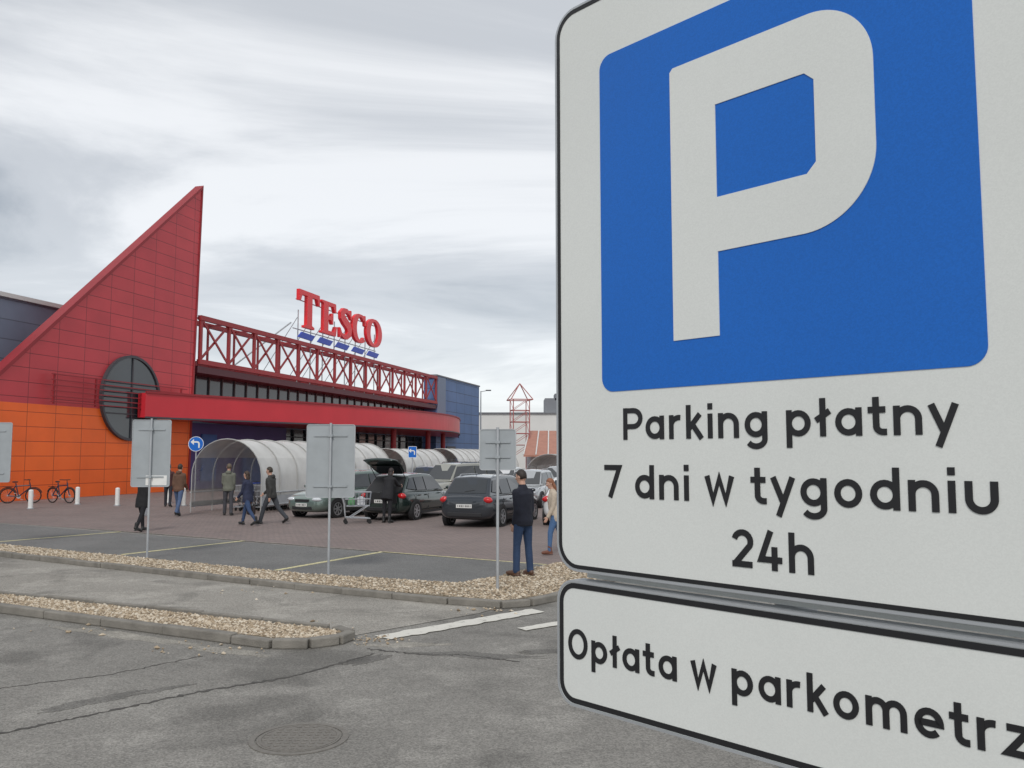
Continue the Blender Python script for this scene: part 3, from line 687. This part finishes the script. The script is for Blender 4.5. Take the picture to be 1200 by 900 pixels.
# ------------------------------------------------------------------ cars
def quadpanel(b,P,off,th=.006):
    P=[Vector(p) for p in P]; n=(P[1]-P[0]).cross(P[-1]-P[0]).normalized()
    c=sum(P,Vector())/len(P)
    if n.dot(c-Vector((0,0,.9)))<0: n=-n
    k=len(P); b.add([p+n*off for p in P]+[p+n*(off-th-.02) for p in P],[tuple(range(k)),tuple(range(2*k-1,k-1,-1))]+[(i,(i+1)%k,k+(i+1)%k,k+i) for i in range(k)])
def car(label,loc,face,col,L=4.3,W=1.76,Ht=1.48,style='hatch',open_boot=False,metal=.4):
    r=thing('parked_car',label,'car',(loc[0],loc[1],0),rad(face),'cars in the store car park')
    mp_=mat('car_paint',col,.22,metal,var=.05,scale=2,coat=1.0)
    w=W/2; h=L/2; zb=.63*Ht
    xa=h-1.05 if style!='suv' else h-1.35; xb=xa-(.85 if style!='suv' else .6); xd=-h+.06; xc=-h+(.72 if style=='hatch' else .60 if style=='wagon' else .34)
    gc=.19 if style!='suv' else .30
    st=[(h+.01,gc+.16,.58,.55),(h-.05,gc+.04,.68,.80),(h-.3,gc,.78*Ht/1.48,.95),(xa+.15,gc,zb-.05,.985),(0,gc,zb-.01,1.0),(-h+.75,gc,zb+.02,1.0),(-h+.25,gc+.03,zb+.03,.95),(-h+.05,gc+.08,zb-.02,.84),(-h-.01,gc+.14,zb-.14,.62)]
    rings=[]
    for x,z0,z1,k in st:
        ww=w*k; half=[(.70*ww,z0),(.95*ww,z0+.08),(ww*1.01,z0+.42*(z1-z0)),(.985*ww,z0+.72*(z1-z0)),(.93*ww,z1-.04),(.78*ww,z1)]
        rings.append([(x,yy,zz) for yy,zz in half]+[(x,0,z1+.02)]+[(x,-yy,zz) for yy,zz in half[::-1]]+[(x,0,z0)])
    b=MB(); b.loft(rings); b.obj('body',mp_,r,sub=2)
    wb=w*.90; wr=w*.66; zc=zb-.06; zt=Ht
    def cab(x,t):
        u=abs((x-(xa+xd)/2)/((xa-xd)/2)); tp=1-.07*u**3
        return ((wb+(wr-wb)*t)*tp, zc+(zt-zc)*t)
    prof=[(xa,0),(xb,.95),(xb-.35,1.0),((xb+xc)/2,1.02),(xc+.3,.99),(xc,.93),(xd,0)]
    b=MB(); L_=[];R_=[]
    for x,t in prof:
        yy,zz=cab(x,t); L_.append((x,yy,zz)); R_.append((x,-yy,zz))
    mid=[(x,0,cab(x,t)[1]+(.035 if t>.5 else .0)) for x,t in prof]
    n=len(prof); vs=L_+R_+mid
    fs=[tuple(range(n)),tuple(range(2*n-1,n-1,-1))]
    for i in range(n-1): fs+=[(i,i+1,2*n+i+1,2*n+i),(2*n+i,2*n+i+1,n+i+1,n+i)]
    b.add(vs,fs+[(0,2*n,n,2*n-1,3*n-1,n-1)])
    b.obj('roof',mp_,r,bevel=.055,seg=3)
    def sp(x,t,s): 
        yy,zz=cab(x,t); return (x,s*yy,zz)
    def fx(t,a,c): return a+(c-a)*t
    wins=[]; xm=(xa+xd)/2+.05
    wins.append([(fx(.14,xa,xb)-.12,.14),(fx(.84,xa,xb)-.05,.82),(xm+.03,.86),(xm+.03,.13)])
    x3=xd+.95
    wins.append([(xm-.03,.13),(xm-.03,.86),(x3+.03,.84),(x3+.03,.15)])
    wins.append([(x3-.04,.17),(x3-.04,.84),(fx(.82,xd,xc)+.14,.80),(fx(.26,xd,xc)+.16,.26)])
    for s in (1,-1):
        for wn in wins:
            b=MB(); quadpanel(b,[sp(x,t,s) for x,t in wn],.010); b.obj('side_window',M_cglass,r)
    def cross(xbot,xtop,t0,t1,k,tt=.94):
        P=[]
        for t,s in ((t0,1),(t1,1),(t1,-1),(t0,-1)):
            x=fx(t/tt,xbot,xtop); yy,zz=cab(x,t); P.append((x,s*yy*k,zz))
        return P
    b=MB(); quadpanel(b,cross(xa,xb,.10,.88,.92),.016); b.obj('windscreen',M_cglass,r)
    if open_boot:
        b=MB(); b.add([(-h-.03,s*w*.66,z) for s,z in((1,.58),(1,zb-.02),(-1,zb-.02),(-1,.58))],[(0,1,2,3)])
        quadpanel(b,cross(xd,xc,.0,.86,.90),.02); b.obj('boot_opening',M_plastic,r)
        hz=zt-.02
        b=MB(); bx=[]
        for i,(d,ww,up) in enumerate(((0,.60,.0),(.25,.68,.17),(.55,.74,.35),(.85,.76,.47),(1.05,.70,.50),(1.12,.6,.47))):
            x=xc-d*.92; z=hz+up
            bx.append([(x,w*ww,z),(x,w*ww*.8,z+.06),(x,0,z+.09),(x,-w*ww*.8,z+.06),(x,-w*ww,z),(x,-w*ww*.9,z-.03),(x,0,z+.02),(x,w*ww*.9,z-.03)])
        b.loft(bx); bt=b.obj('boot_lid',mp_,r,sub=1)
        b=MB(); b.add([(xc-.1,w*.5,hz+.035),(xc-.1,-w*.5,hz+.035),(xc-.52,-w*.6,hz+.30),(xc-.52,w*.6,hz+.30)],[(0,1,2,3)]); b.obj('rear_window',M_cglass,bt)
        for s in (1,-1):
            b=MB(); b.tube([(xc-.05,s*w*.62,hz-.15),(xc-.5,s*w*.62,hz+.28)],.012,6); b.obj('gas_strut',M_plastic,bt)
    else:
        b=MB(); quadpanel(b,cross(xd,xc,.2,.84,.84),.012); b.obj('rear_window',M_cglass,r)
        b=MB(); b.tube([(xd-.01,.0,zc+.17),(xd+.02,-.3,zc+.22)],.012,5); b.obj('rear_wiper',M_plastic,r)
    for s in (1,-1):
        b=MB(); b.ell((h-.13,s*w*.62,.64 if style!='suv' else .80),(.14,.20,.075 if style!='suv' else .11)); b.obj('headlight',M_head,r,smooth=True)
        b=MB(); b.ell((-h+.13,s*w*.76,.82),(.13,.15,.10),Matrix.Rotation(s*-.15,3,'X')); b.obj('tail_light',M_tail,r,smooth=True)
        b=MB(); b.ell((xa-.18,s*(w+.08),zb+.06),(.07,.10,.065)); b.tube([(xa-.18,s*(w-.08),zb),(xa-.18,s*(w+.04),zb+.04)],.02,6); b.obj('wing_mirror',mp_,r,smooth=True)
        for xx in (xm-.18,xd+1.0):
            b=MB(); b.box((xx,s*(w*.975),zb-.13),(.17,.03,.028)); b.obj('door_handle',mp_,r)
        b=MB(); b.box((.0,s*(w-.01),gc+.06),(L*.5,.03,.08)); b.obj('sill_trim',M_plastic,r)
        b=MB()
        for xx in (xa-.35,xm,xm-.95): b.box((xx,s*(w*.985),(gc+zb)/2+.02),(.010,.012,(zb-gc)*.72))
        b.obj('door_seam',M_plastic,r)
    gz=.60 if style!='suv' else .78
    b=MB(); b.box((h-.02,0,gz),(.06,W*.36,.10 if style!='suv' else .20)); b.box((h-.03,0,.36),(.06,W*.5,.12)); b.obj('grille',M_plastic,r,bevel=.02)
    b=MB(); b.box((-h+.01,0,gc+.20),(.08,W*.6,.12)); b.obj('rear_bumper_trim',M_plastic,r,bevel=.02)
    for xx,zz in ((h+.022,.46),(-h-.028,.64 if style!='suv' else .78)):
        b=MB(); b.box((xx,0,zz),(.012,.50,.11)); pl_=b.obj('number_plate',M_plate,r)
        b=MB(); sg=1 if xx>0 else -1
        for k in range(7): b.box((xx+sg*.0075,-.2+k*.065,zz),(.002,.035 if k%3 else .02,.055))
        b.obj('plate_characters',M_sblack,pl_)
    for xx in (h-.80,-h+.80):
        for s in (1,-1):
            b=MB(); b.cyl((xx,s*(w-.06),.32),.365,.13,'Y',28); b.obj('wheel_arch',M_plastic,r)
            wh=empty('wheel',(xx,s*(w-.085),.315),0,r)
            b=MB(); b.ribbon(arc(0,0,.265,.265,0,350,30),.10,XZ,-.105,.105,True); b.obj('tyre',M_tyre,wh,bevel=.02)
            b=MB(); b.ribbon(arc(0,0,.205,.205,0,350,30),.03,XZ,-.10,.10,True); b.cyl((0,s*.085,0),.05,.03,'Y',12)
            for k in range(7):
                a=2*pi*k/7; b.box((.11*math.cos(a),s*.085,.11*math.sin(a)),(.19,.02,.045),R=Matrix.Rotation(-a,3,'Y'))
            b.obj('rim',M_rim,wh)
            b=MB(); b.cyl((0,s*.05,0),.2,.02,'Y',24); b.obj('brake_disc',M_plastic,wh)
    if style in('wagon','suv'):
        for s in (1,-1):
            b=MB(); b.tube([(xb-.3,s*wr*.9,Ht-.01),(xb-.4,s*wr*.9,Ht+.045),(xc+.4,s*wr*.9,Ht+.045),(xc+.3,s*wr*.9,Ht-.01)],.014,6); b.obj('roof_rail',M_galv if style=='wagon' else M_plastic,r)
    b=MB(); b.tube([(xc+.35,0,Ht+.02),(xc+.18,0,Ht+.22)],.007,5); b.obj('aerial',M_plastic,r)
    return r
car('grey green estate parked nose out by the shelter',(-6.0,31.1),240,(.17,.225,.20),4.5,1.78,1.56,'wagon')
car('dark green hatchback with its boot lid open',(-3.5,30.0),70,(.026,.045,.04),4.35,1.76,1.50,'hatch',True)
car('dark grey estate with roof rails seen from behind',(-.62,27.5),70,(.035,.042,.052),4.6,1.82,1.50,'wagon')
car('silver beige off roader parked behind the dark estate',(-2.5,36.2),232,(.34,.34,.30),4.7,1.86,1.80,'suv',metal=.3)
car('white hatchback in the far row',(-.35,46),258,(.60,.61,.62),4.1,1.72,1.5,'hatch',metal=0)
car('silver saloon facing out behind a standing man',(.75,36.5),255,(.42,.44,.45),4.3,1.76,1.5,'wagon')
car('red hatchback mostly hidden behind other cars',(3.6,33.5),82,(.5,.02,.02),3.9,1.68,1.46,'hatch',metal=0)
car('white hatchback parked beside the dark estate',(2.15,27.6),76,(.70,.71,.71),4.1,1.72,1.46,'hatch',metal=0)
car('dark blue estate in the far row',(-4.6,50),80,(.03,.04,.08),4.4,1.76,1.5,'wagon')
car('grey hatchback in the far row',(-7.4,44.0),80,(.2,.21,.22),4.1,1.72,1.5,'hatch')
car('silver hatchback in the last row',(2.6,48),258,(.4,.41,.42),4.1,1.72,1.5,'hatch')

# ------------------------------------------------------------------ bollards and bicycles
bo=thing('bollard','short white round bollard on the paving','bollard',(-19.25,34.4,0),0,'white bollards in front of the store')
b=MB(); b.cyl((0,0,.36),.09,.72,n=18); b.ell((0,0,.72),(.09,.09,.05)); b.obj('post',M_white,bo,smooth=False)
b=MB(); b.cyl((0,0,.02),.14,.04,n=18); b.obj('base_plate',M_galv,bo)
for p in ((-18.9,37.4),(-16.75,36.5),(-15.4,38.6),(-13.9,36.4),(-12.9,43.5)): copything(bo,(*p,0),0)
def bike(x,y,rz,col,label):
    r=thing('bicycle',label,'bicycle',(x,y,0),rz,'bicycles by the store wall')
    fm=mat('bike_frame',col,.4)
    for xx in (-.52,.52):
        wh=empty('wheel',(xx,0,.34),0,r)
        b=MB(); b.tube([(.315*math.cos(2*pi*k/28),0,.315*math.sin(2*pi*k/28)) for k in range(28)],.028,6,closed=True); b.obj('tyre',M_tyre,wh)
        b=MB(); b.cyl((0,0,0),.025,.08,'Y',10)
        for k in range(16):
            a=2*pi*k/16; b.tube([(0,0,0),(.31*math.cos(a),0,.31*math.sin(a))],.003,4)
        b.obj('spoke',M_galv,wh)
        b=MB(); b.tube([(.37*math.cos(rad(a)),0,.37*math.sin(rad(a))) for a in range(20,170,15)],.02,5); b.obj('mudguard',M_plastic,wh)
    b=MB()
    for p in ([(-.52,0,.34),(-.08,0,.30)],[(-.52,0,.34),(-.2,0,.78)],[(-.08,0,.30),(-.22,0,.90)],[(-.2,0,.76),(.36,0,.80)],[(-.08,0,.30),(.38,0,.70)],[(.35,0,.92),(.40,0,.66),(.52,0,.34)]): b.tube(p,.026,8)
    b.obj('frame',fm,r)
    b=MB(); b.tube([(.34,0,.92),(.33,0,1.02)],.014,6); b.tube([(.2,-.27,1.05),(.33,-.12,1.04),(.33,.12,1.04),(.2,.27,1.05)],.018,6); b.obj('handlebar',M_plastic,r)
    b=MB(); b.ell((-.25,0,.95),(.13,.075,.035)); b.obj('saddle',M_plastic,r,smooth=True)
    b=MB(); b.cyl((-.08,0,.30),.09,.012,'Y',20); b.tube([(-.08,.06,.3),(.02,.06,.16)],.01,5); b.tube([(-.08,-.06,.3),(-.18,-.06,.44)],.01,5); b.box((.03,.1,.155),(.09,.07,.02)); b.box((-.19,-.1,.445),(.09,.07,.02)); b.obj('crank',M_galv,r)
    b=MB(); b.box((-.55,0,.74),(.38,.12,.02)); b.tube([(-.52,.05,.34),(-.6,.05,.73)],.007,4); b.obj('luggage_rack',M_plastic,r)
    return r
bike(-21.95,38.4,rad(12),(.02,.025,.05),'black bicycle with mudguards leaning near the wall')
bike(-20.25,38.6,rad(-22),(.02,.03,.06),'dark bicycle with luggage rack parked on paving')

# ------------------------------------------------------------------ people
def person(label,loc,face,Hh=1.75,lean=0,legs=((0,0),(0,0)),arms=((0,.15,.12),(0,.15,.12)),head=(0,0),jacket=(.03,.03,.05),trousers=(.04,.06,.12),shoe=(.02,.02,.02),hair=(.05,.03,.02),longhair=False,female=False,coat=0,bag=None,hood=False):
    r=thing('person',label,'person',(loc[0],loc[1],loc[2] if len(loc)>2 else 0.004),rad(face)-pi/2)
    k=Hh/1.75; r.scale=(k,k,k)
    sw=.9 if female else 1.0
    ud=Vector((0,math.sin(lean),math.cos(lean))); fd=Vector((0,math.cos(lean),-math.sin(lean))); X=Vector((1,0,0))
    J={}
    for i,s in enumerate((-1,1)):
        a,kn=legs[i]
        kd=Vector((0,math.sin(a),-math.cos(a))); sd=Vector((0,math.sin(a-kn),-math.cos(a-kn)))
        hp=Vector((s*.088,0,0)); ke=hp+kd*.43+X*s*.02; an=ke+sd*.41+X*s*.012
        pitch=(a-kn)*.8 if (a-kn)<0 else (a-kn)*.5
        fdv=Vector((s*.25,math.cos(pitch),math.sin(pitch)))
        J[s]=(hp,ke,an,fdv.normalized(),sd)
    low=min(min(j[2].z-.075, (j[2]+j[3]*.19+Vector((0,0,-.05))).z-.03) for j in J.values())
    O=Vector((0,0,-low))
    def T(d,x=0,y=0): return O+ud*d+X*x+fd*y
    def ring(d,rx,ry,y=0,n=18): return [tuple(T(d,rx*math.cos(2*pi*i/n),ry*math.sin(2*pi*i/n)+y)) for i in range(n)]
    tor=[(-.09,.11,.085,0),(-.02,.165 if not female else .17,.115,-.01),(.08,.155,.11,0),(.2,.135*sw,.10,.005),(.34,.16*sw,.115,.01),(.44,.175*sw,.105,0),(.505,.13*sw,.08,-.005),(.55,.062,.06,0)]
    B=MB(); B.loft([ring(d,rx,ry,y) for d,rx,ry,y in tor]+[ring(.64,.052,.056,.012)])
    hy,hp_=head
    HR=Matrix.Rotation(hy,3,'Z')@Matrix.Rotation(-lean*.6-hp_,3,'X')
    hc=T(.728,0,.02+hp_*.06)
    def Hd(x,y,z): return hc+HR@Vector((x,y,z))
    B.ell(hc,(.074,.093,.115),HR); B.ell(Hd(0,.035,-.07),(.052,.055,.048),HR); B.ell(Hd(0,.098,-.012),(.014,.02,.026),HR,10,7)
    for s in (-1,1): B.ell(Hd(s*.077,-.005,-.005),(.012,.02,.032),HR,8,6)
    sh=[];
    JK=MB(); cl=.026
    jl=-.10-coat
    JK.loft([ring(jl,.178+coat*.15,.138+coat*.1,0),ring(jl+.06,.190+coat*.12,.148+coat*.1,0)]+[ring(d,rx+cl+(.016 if .1<d<.3 else .004),ry+cl+(.012 if .1<d<.3 else 0),y) for d,rx,ry,y in tor[1:6]]+[ring(.51,.118*sw,.09),ring(.565,.074,.078,.0),ring(.60,.068,.07,.01)])
    if hood: JK.ell(T(.55,0,-.085),(.10,.06,.07),None,14,8)
    for i,s in enumerate((-1,1)):
        a,el,ab=arms[i]
        ad=Vector((s*math.sin(ab),math.sin(a)*math.cos(ab),-math.cos(a)*math.cos(ab)))
        fd2=Vector((s*math.sin(ab)*.4-s*.12*min(1,abs(el)),math.sin(a+el),-math.cos(a+el))).normalized()
        S0=T(.455,s*.168*sw,-.005); E0=S0+ad*.28; W0=E0+fd2*.25
        B.tube([S0,S0.lerp(E0,.5),E0,E0.lerp(W0,.4),W0],[.05,.044,.036,.036,.025],12,rnd=True)
        JK.tube([S0-ad*.01,S0.lerp(E0,.5),E0,E0.lerp(W0,.5),W0-fd2*.005],[.070,.063,.056,.051,.042],12,rnd=True)
        JK.tube([T(.49,s*.05),S0],[.072,.064],12,rnd=True)
        side=Vector((0,1,0))-fd2*fd2.y
        if side.length<.2: side=Vector((0,0,1))-fd2*fd2.z
        side.normalize(); nrm=fd2.cross(side)
        RM=Matrix((side,nrm,fd2)).transposed()
        B.ell(W0+fd2*.055,(.040,.016,.055),RM,12,8)
        cur=nrm*(-s)
        for q,(ln) in enumerate((.07,.078,.072,.058)):
            p0=W0+fd2*.09+side*(.028-.0185*q)
            p1=p0+fd2*ln*.5; p2=p1+(fd2*.8+cur*.6*(1 if cur.x*s<0 else -1)).normalized()*ln*.5
            B.tube([p0-fd2*.02,p0,p1,p2],[.009,.009,.0085,.007],7,rnd=True)
        p0=W0+fd2*.03+side*.035; B.tube([p0,p0+side*.02+fd2*.025,p0+side*.028+fd2*.058],[.012,.011,.008],7,rnd=True)
        sh.append((S0,E0,W0,fd2))
    TR=MB(); TR.loft([ring(d,rx+.013,ry+.013,y) for d,rx,ry,y in tor[0:4]])
    SH=[]
    for s in (-1,1):
        hp,ke,an,ft,sd=J[s]; hp=O+hp; ke=O+ke; an=O+an
        B.tube([hp,hp.lerp(ke,.5),ke,ke.lerp(an,.35),an],[.085,.07,.053,.052,.036],14,rnd=True)
        TR.tube([hp,hp.lerp(ke,.5),ke,ke.lerp(an,.4),ke.lerp(an,.85),an+Vector((0,0,.0))],[.101,.084,.064,.064 if not female else .056,.058 if not female else .046,.062 if not female else .048],14,rnd=True)
        heel=an+Vector((0,0,-.045))-ft*.04; toe=heel+ft*.21
        B.tube([an,heel+ft*.02],[.035,.03],10,rnd=True); B.tube([heel,toe-ft*.03],[.03,.025],10,rnd=True)
        m_=MB(); m_.tube([heel+Vector((0,0,.008)),heel+ft*.1+Vector((0,0,.01)),toe],[.042,.046,.036],12,rnd=True); m_.tube([an+Vector((0,0,.03 if not coat else .1)),heel+ft*.02],[.046,.044],12,rnd=True)
        m_.box(heel+ft*.085+Vector((0,0,-.030)),(.072,.24,.018))
        SH.append(m_)
    B.obj('body',M_skin,r,remesh=.0085)
    JK.obj('jacket',mat('jacket_cloth',jacket,.85,var=.35,scale=7,bump=.9,bscale=11),r,remesh=.014)
    TR.obj('trousers',mat('trouser_cloth',trousers,.9,var=.35,scale=6,bump=.9,bscale=11),r,remesh=.014)
    for m_ in SH: m_.obj('shoe',mat('shoe_leather',shoe,.5),r,remesh=.011)
    hm_=MB(); hm_.ell(Hd(0,-.014,.022),(.084,.098,.106),HR)
    hv=[]
    hb=MB()
    for v in hm_.v:
        lv=HR.inverted()@(Vector(v)-hc)
        if lv.y>.02 and lv.z<.055: lv.y=min(lv.y,.02); 
        if lv.z<-.03 : lv.z=-.03-(.02 if lv.y<0 else 0); lv.y=min(lv.y,-.02)
        hv.append(tuple(hc+HR@lv))
    hb.add(hv,hm_.f)
    if longhair:
        hb.ell(Hd(0,-.055,-.09),(.08,.05,.14),HR)
    hb.obj('hair',mat('hair',hair,.6,var=.3,scale=30),r,smooth=True)
    for s in (-1,1):
        b=MB(); b.ell(Hd(s*.031,.083,.008),(.014,.008,.008),HR,10,6); b.obj('eye',M_white,r,smooth=True)
        b=MB(); b.ell(Hd(s*.031,.090,.008),(.006,.004,.006),HR,8,6); b.obj('pupil',M_sblack,r,smooth=True)
    b=MB(); b.ell(Hd(0,.089,-.056),(.024,.008,.007),HR,10,6); b.obj('mouth',mat('lips',(.35,.12,.1),.5),r,smooth=True)
    if bag:
        S0,E0,W0,f2=sh[bag[0]]
        bg=MB(); c=W0+Vector((0,0,-.36)); bg.box(c,(.12,.28,.28)); bo_=bg.obj('bag_body',mat('bag_cloth',bag[1],.6,var=.3),None,bevel=.04)
        br_=thing('carried_bag',bag[2],'bag',tuple(r.location),r.rotation_euler[2]); br_.scale=r.scale; bo_.parent=br_
        bg=MB(); bg.tube([c+Vector((0,-.1,.13)),W0+Vector((0,-.03,-.09)),W0+Vector((0,.03,-.09)),c+Vector((0,.1,.13))],.009,6); bg.obj('bag_handle',M_plastic,br_)
    return r
person('man in navy jacket and blue jeans standing on gravel edge',(.19,14.75,.082),135,1.77,lean=.02,legs=((.10,.10),(-.04,.04)),arms=((-.12,.5,.02),(-.10,.45,.02)),head=(.25,.25),jacket=(.012,.014,.026),trousers=(.028,.055,.12),shoe=(.10,.05,.03),hair=(.03,.022,.018))
person('woman in cream jacket and jeans stepping beside parked cars',(.93,18.6),185,1.62,lean=.1,legs=((.3,.25),(-.3,.25)),arms=((.1,.4,.03),(-.2,.4,.03)),head=(.1,.35),jacket=(.52,.44,.35),trousers=(.07,.14,.28),shoe=(.16,.06,.035),hair=(.25,.10,.05),longhair=True,female=True,coat=.05)
person('person in black bent over an open car boot',(-3.95,27.25),72,1.74,lean=.34,legs=((.05,.1),(-.05,.1)),arms=((1.0,.4,.1),(.9,.5,.1)),jacket=(.015,.015,.018),trousers=(.018,.018,.022),hair=(.03,.02,.02),female=True,coat=.12,longhair=True)
person('man in dark grey jacket striding across the paving',(-7.5,26.8),165,1.80,lean=.08,legs=((.45,.2),(-.42,.35)),arms=((-.35,.45,.03),(.4,.5,.03)),head=(.1,.15),jacket=(.045,.045,.043),trousers=(.05,.055,.065),hair=(.04,.03,.02),hood=True)
person('woman in navy coat and jeans walking with a dark bag',(-8.05,26.2),160,1.66,lean=.07,legs=((-.36,.35),(.42,.2)),arms=((.25,.5,.03),(-.3,.4,.03)),jacket=(.024,.03,.065),trousers=(.04,.07,.15),hair=(.05,.03,.02),longhair=True,female=True,coat=.06,bag=(1,(.03,.02,.02),'dark handbag carried by a walking woman in navy'))
person('man in grey green jacket standing by the trolley shelter',(-10.1,30.6),100,1.80,legs=((.12,.08),(-.1,.05)),arms=((.1,.8,.06),(.0,.4,.04)),head=(.4,.1),jacket=(.15,.155,.125),trousers=(.06,.06,.07),hair=(.12,.09,.06),hood=True)
person('man in brown jacket and blue jeans walking away',(-11.75,30.3),80,1.80,lean=.05,legs=((.28,.1),(-.26,.25)),arms=((-.2,.4,.04),(.2,.5,.04)),jacket=(.13,.07,.045),trousers=(.08,.12,.22),hair=(.04,.03,.02),hood=True)
person('person in black coat and dark trousers walking with a bag',(-10.35,24.1),70,1.72,lean=.05,legs=((.26,.12),(-.28,.25)),arms=((.2,.5,.04),(-.1,.3,.04)),jacket=(.014,.014,.016),trousers=(.014,.014,.018),hair=(.03,.02,.02),coat=.15,female=True,bag=(0,(.55,.56,.58),'white carrier bag held by a person in black'))
person('person in dark jacket walking near the store wall',(-14.2,35.5),100,1.74,legs=((.2,.1),(-.2,.15)),arms=((-.15,.3,.04),(.2,.4,.04)),jacket=(.07,.025,.025),trousers=(.03,.03,.04),hair=(.04,.03,.02))

# ------------------------------------------------------------------ sky, sun, camera
W=bpy.data.worlds.new('World'); S.world=W; W.use_nodes=True; nt=W.node_tree; L=nt.links.new
for n in list(nt.nodes): nt.nodes.remove(n)
out=N(nt,'ShaderNodeOutputWorld'); ad=N(nt,'ShaderNodeAddShader'); b1=N(nt,'ShaderNodeBackground'); b2=N(nt,'ShaderNodeBackground')
sk=N(nt,'ShaderNodeTexSky'); sk.sky_type='NISHITA'; sk.sun_disc=False; sk.sun_elevation=rad(44); sk.sun_rotation=rad(170)
L(sk.outputs[0],b1.inputs[0]); b1.inputs[1].default_value=.018
tc=N(nt,'ShaderNodeTexCoord'); se=N(nt,'ShaderNodeSeparateXYZ'); L(tc.outputs['Generated'],se.inputs[0])
mz=N(nt,'ShaderNodeMath',operation='MAXIMUM'); L(se.outputs['Z'],mz.inputs[0]); mz.inputs[1].default_value=0
az=N(nt,'ShaderNodeMath',operation='ADD'); L(mz.outputs[0],az.inputs[0]); az.inputs[1].default_value=.14
dx=N(nt,'ShaderNodeMath',operation='DIVIDE'); L(se.outputs['X'],dx.inputs[0]); L(az.outputs[0],dx.inputs[1])
dy=N(nt,'ShaderNodeMath',operation='DIVIDE'); L(se.outputs['Y'],dy.inputs[0]); L(az.outputs[0],dy.inputs[1])
cb=N(nt,'ShaderNodeCombineXYZ'); L(dx.outputs[0],cb.inputs['X']); L(dy.outputs[0],cb.inputs['Y'])
mp=N(nt,'ShaderNodeMapping'); mp.inputs['Rotation'].default_value=(0,0,rad(-32)); mp.inputs['Scale'].default_value=(.5,1.1,1); mp.inputs['Location'].default_value=(3.1,1.7,0); L(cb.outputs[0],mp.inputs[0])
n1=N(nt,'ShaderNodeTexNoise'); n1.inputs['Scale'].default_value=.66; n1.inputs['Detail'].default_value=10; n1.inputs['Roughness'].default_value=.56; n1.inputs['Distortion'].default_value=1.0; L(mp.outputs[0],n1.inputs['Vector'])
rp=N(nt,'ShaderNodeValToRGB'); L(n1.outputs['Fac'],rp.inputs['Fac']); rp.color_ramp.interpolation='EASE'
rp.color_ramp.elements[0].position=.34; rp.color_ramp.elements[0].color=(.34,.37,.405,1)
rp.color_ramp.elements[1].position=.60; rp.color_ramp.elements[1].color=(.84,.85,.86,1)
e=rp.color_ramp.elements.new(.47); e.color=(.56,.58,.605,1)
hz=N(nt,'ShaderNodeMapRange'); hz.inputs['From Min'].default_value=0; hz.inputs['From Max'].default_value=.24; hz.inputs['To Min'].default_value=.9; hz.inputs['To Max'].default_value=0; L(mz.outputs[0],hz.inputs['Value'])
mx=N(nt,'ShaderNodeMix',data_type='RGBA'); L(hz.outputs['Result'],mx.inputs['Factor']); L(rp.outputs['Color'],mx.inputs['A']); mx.inputs['B'].default_value=(.83,.85,.87,1)
L(mx.outputs['Result'],b2.inputs[0]); b2.inputs[1].default_value=1.0
L(b1.outputs[0],ad.inputs[0]); L(b2.outputs[0],ad.inputs[1]); L(ad.outputs[0],out.inputs[0])
sl=bpy.data.lights.new('sun','SUN'); sl.energy=1.5; sl.angle=rad(12); sl.color=(1,.96,.9)
so_=bpy.data.objects.new('sun',sl); COL.objects.link(so_)
dv=Vector((.10,.80,-.74)); so_.rotation_euler=dv.to_track_quat('-Z','Y').to_euler()

cd=bpy.data.cameras.new('camera'); cam=bpy.data.objects.new('camera',cd); COL.objects.link(cam)
cd.lens=30; cd.sensor_width=36; cd.clip_start=.05; cd.clip_end=3000
cam.location=(0,0,H); cam.rotation_euler=(rad(90+4.8),0,0)
S.camera=cam
S.view_settings.view_transform='Standard'; S.view_settings.look='None'; S.view_settings.exposure=0
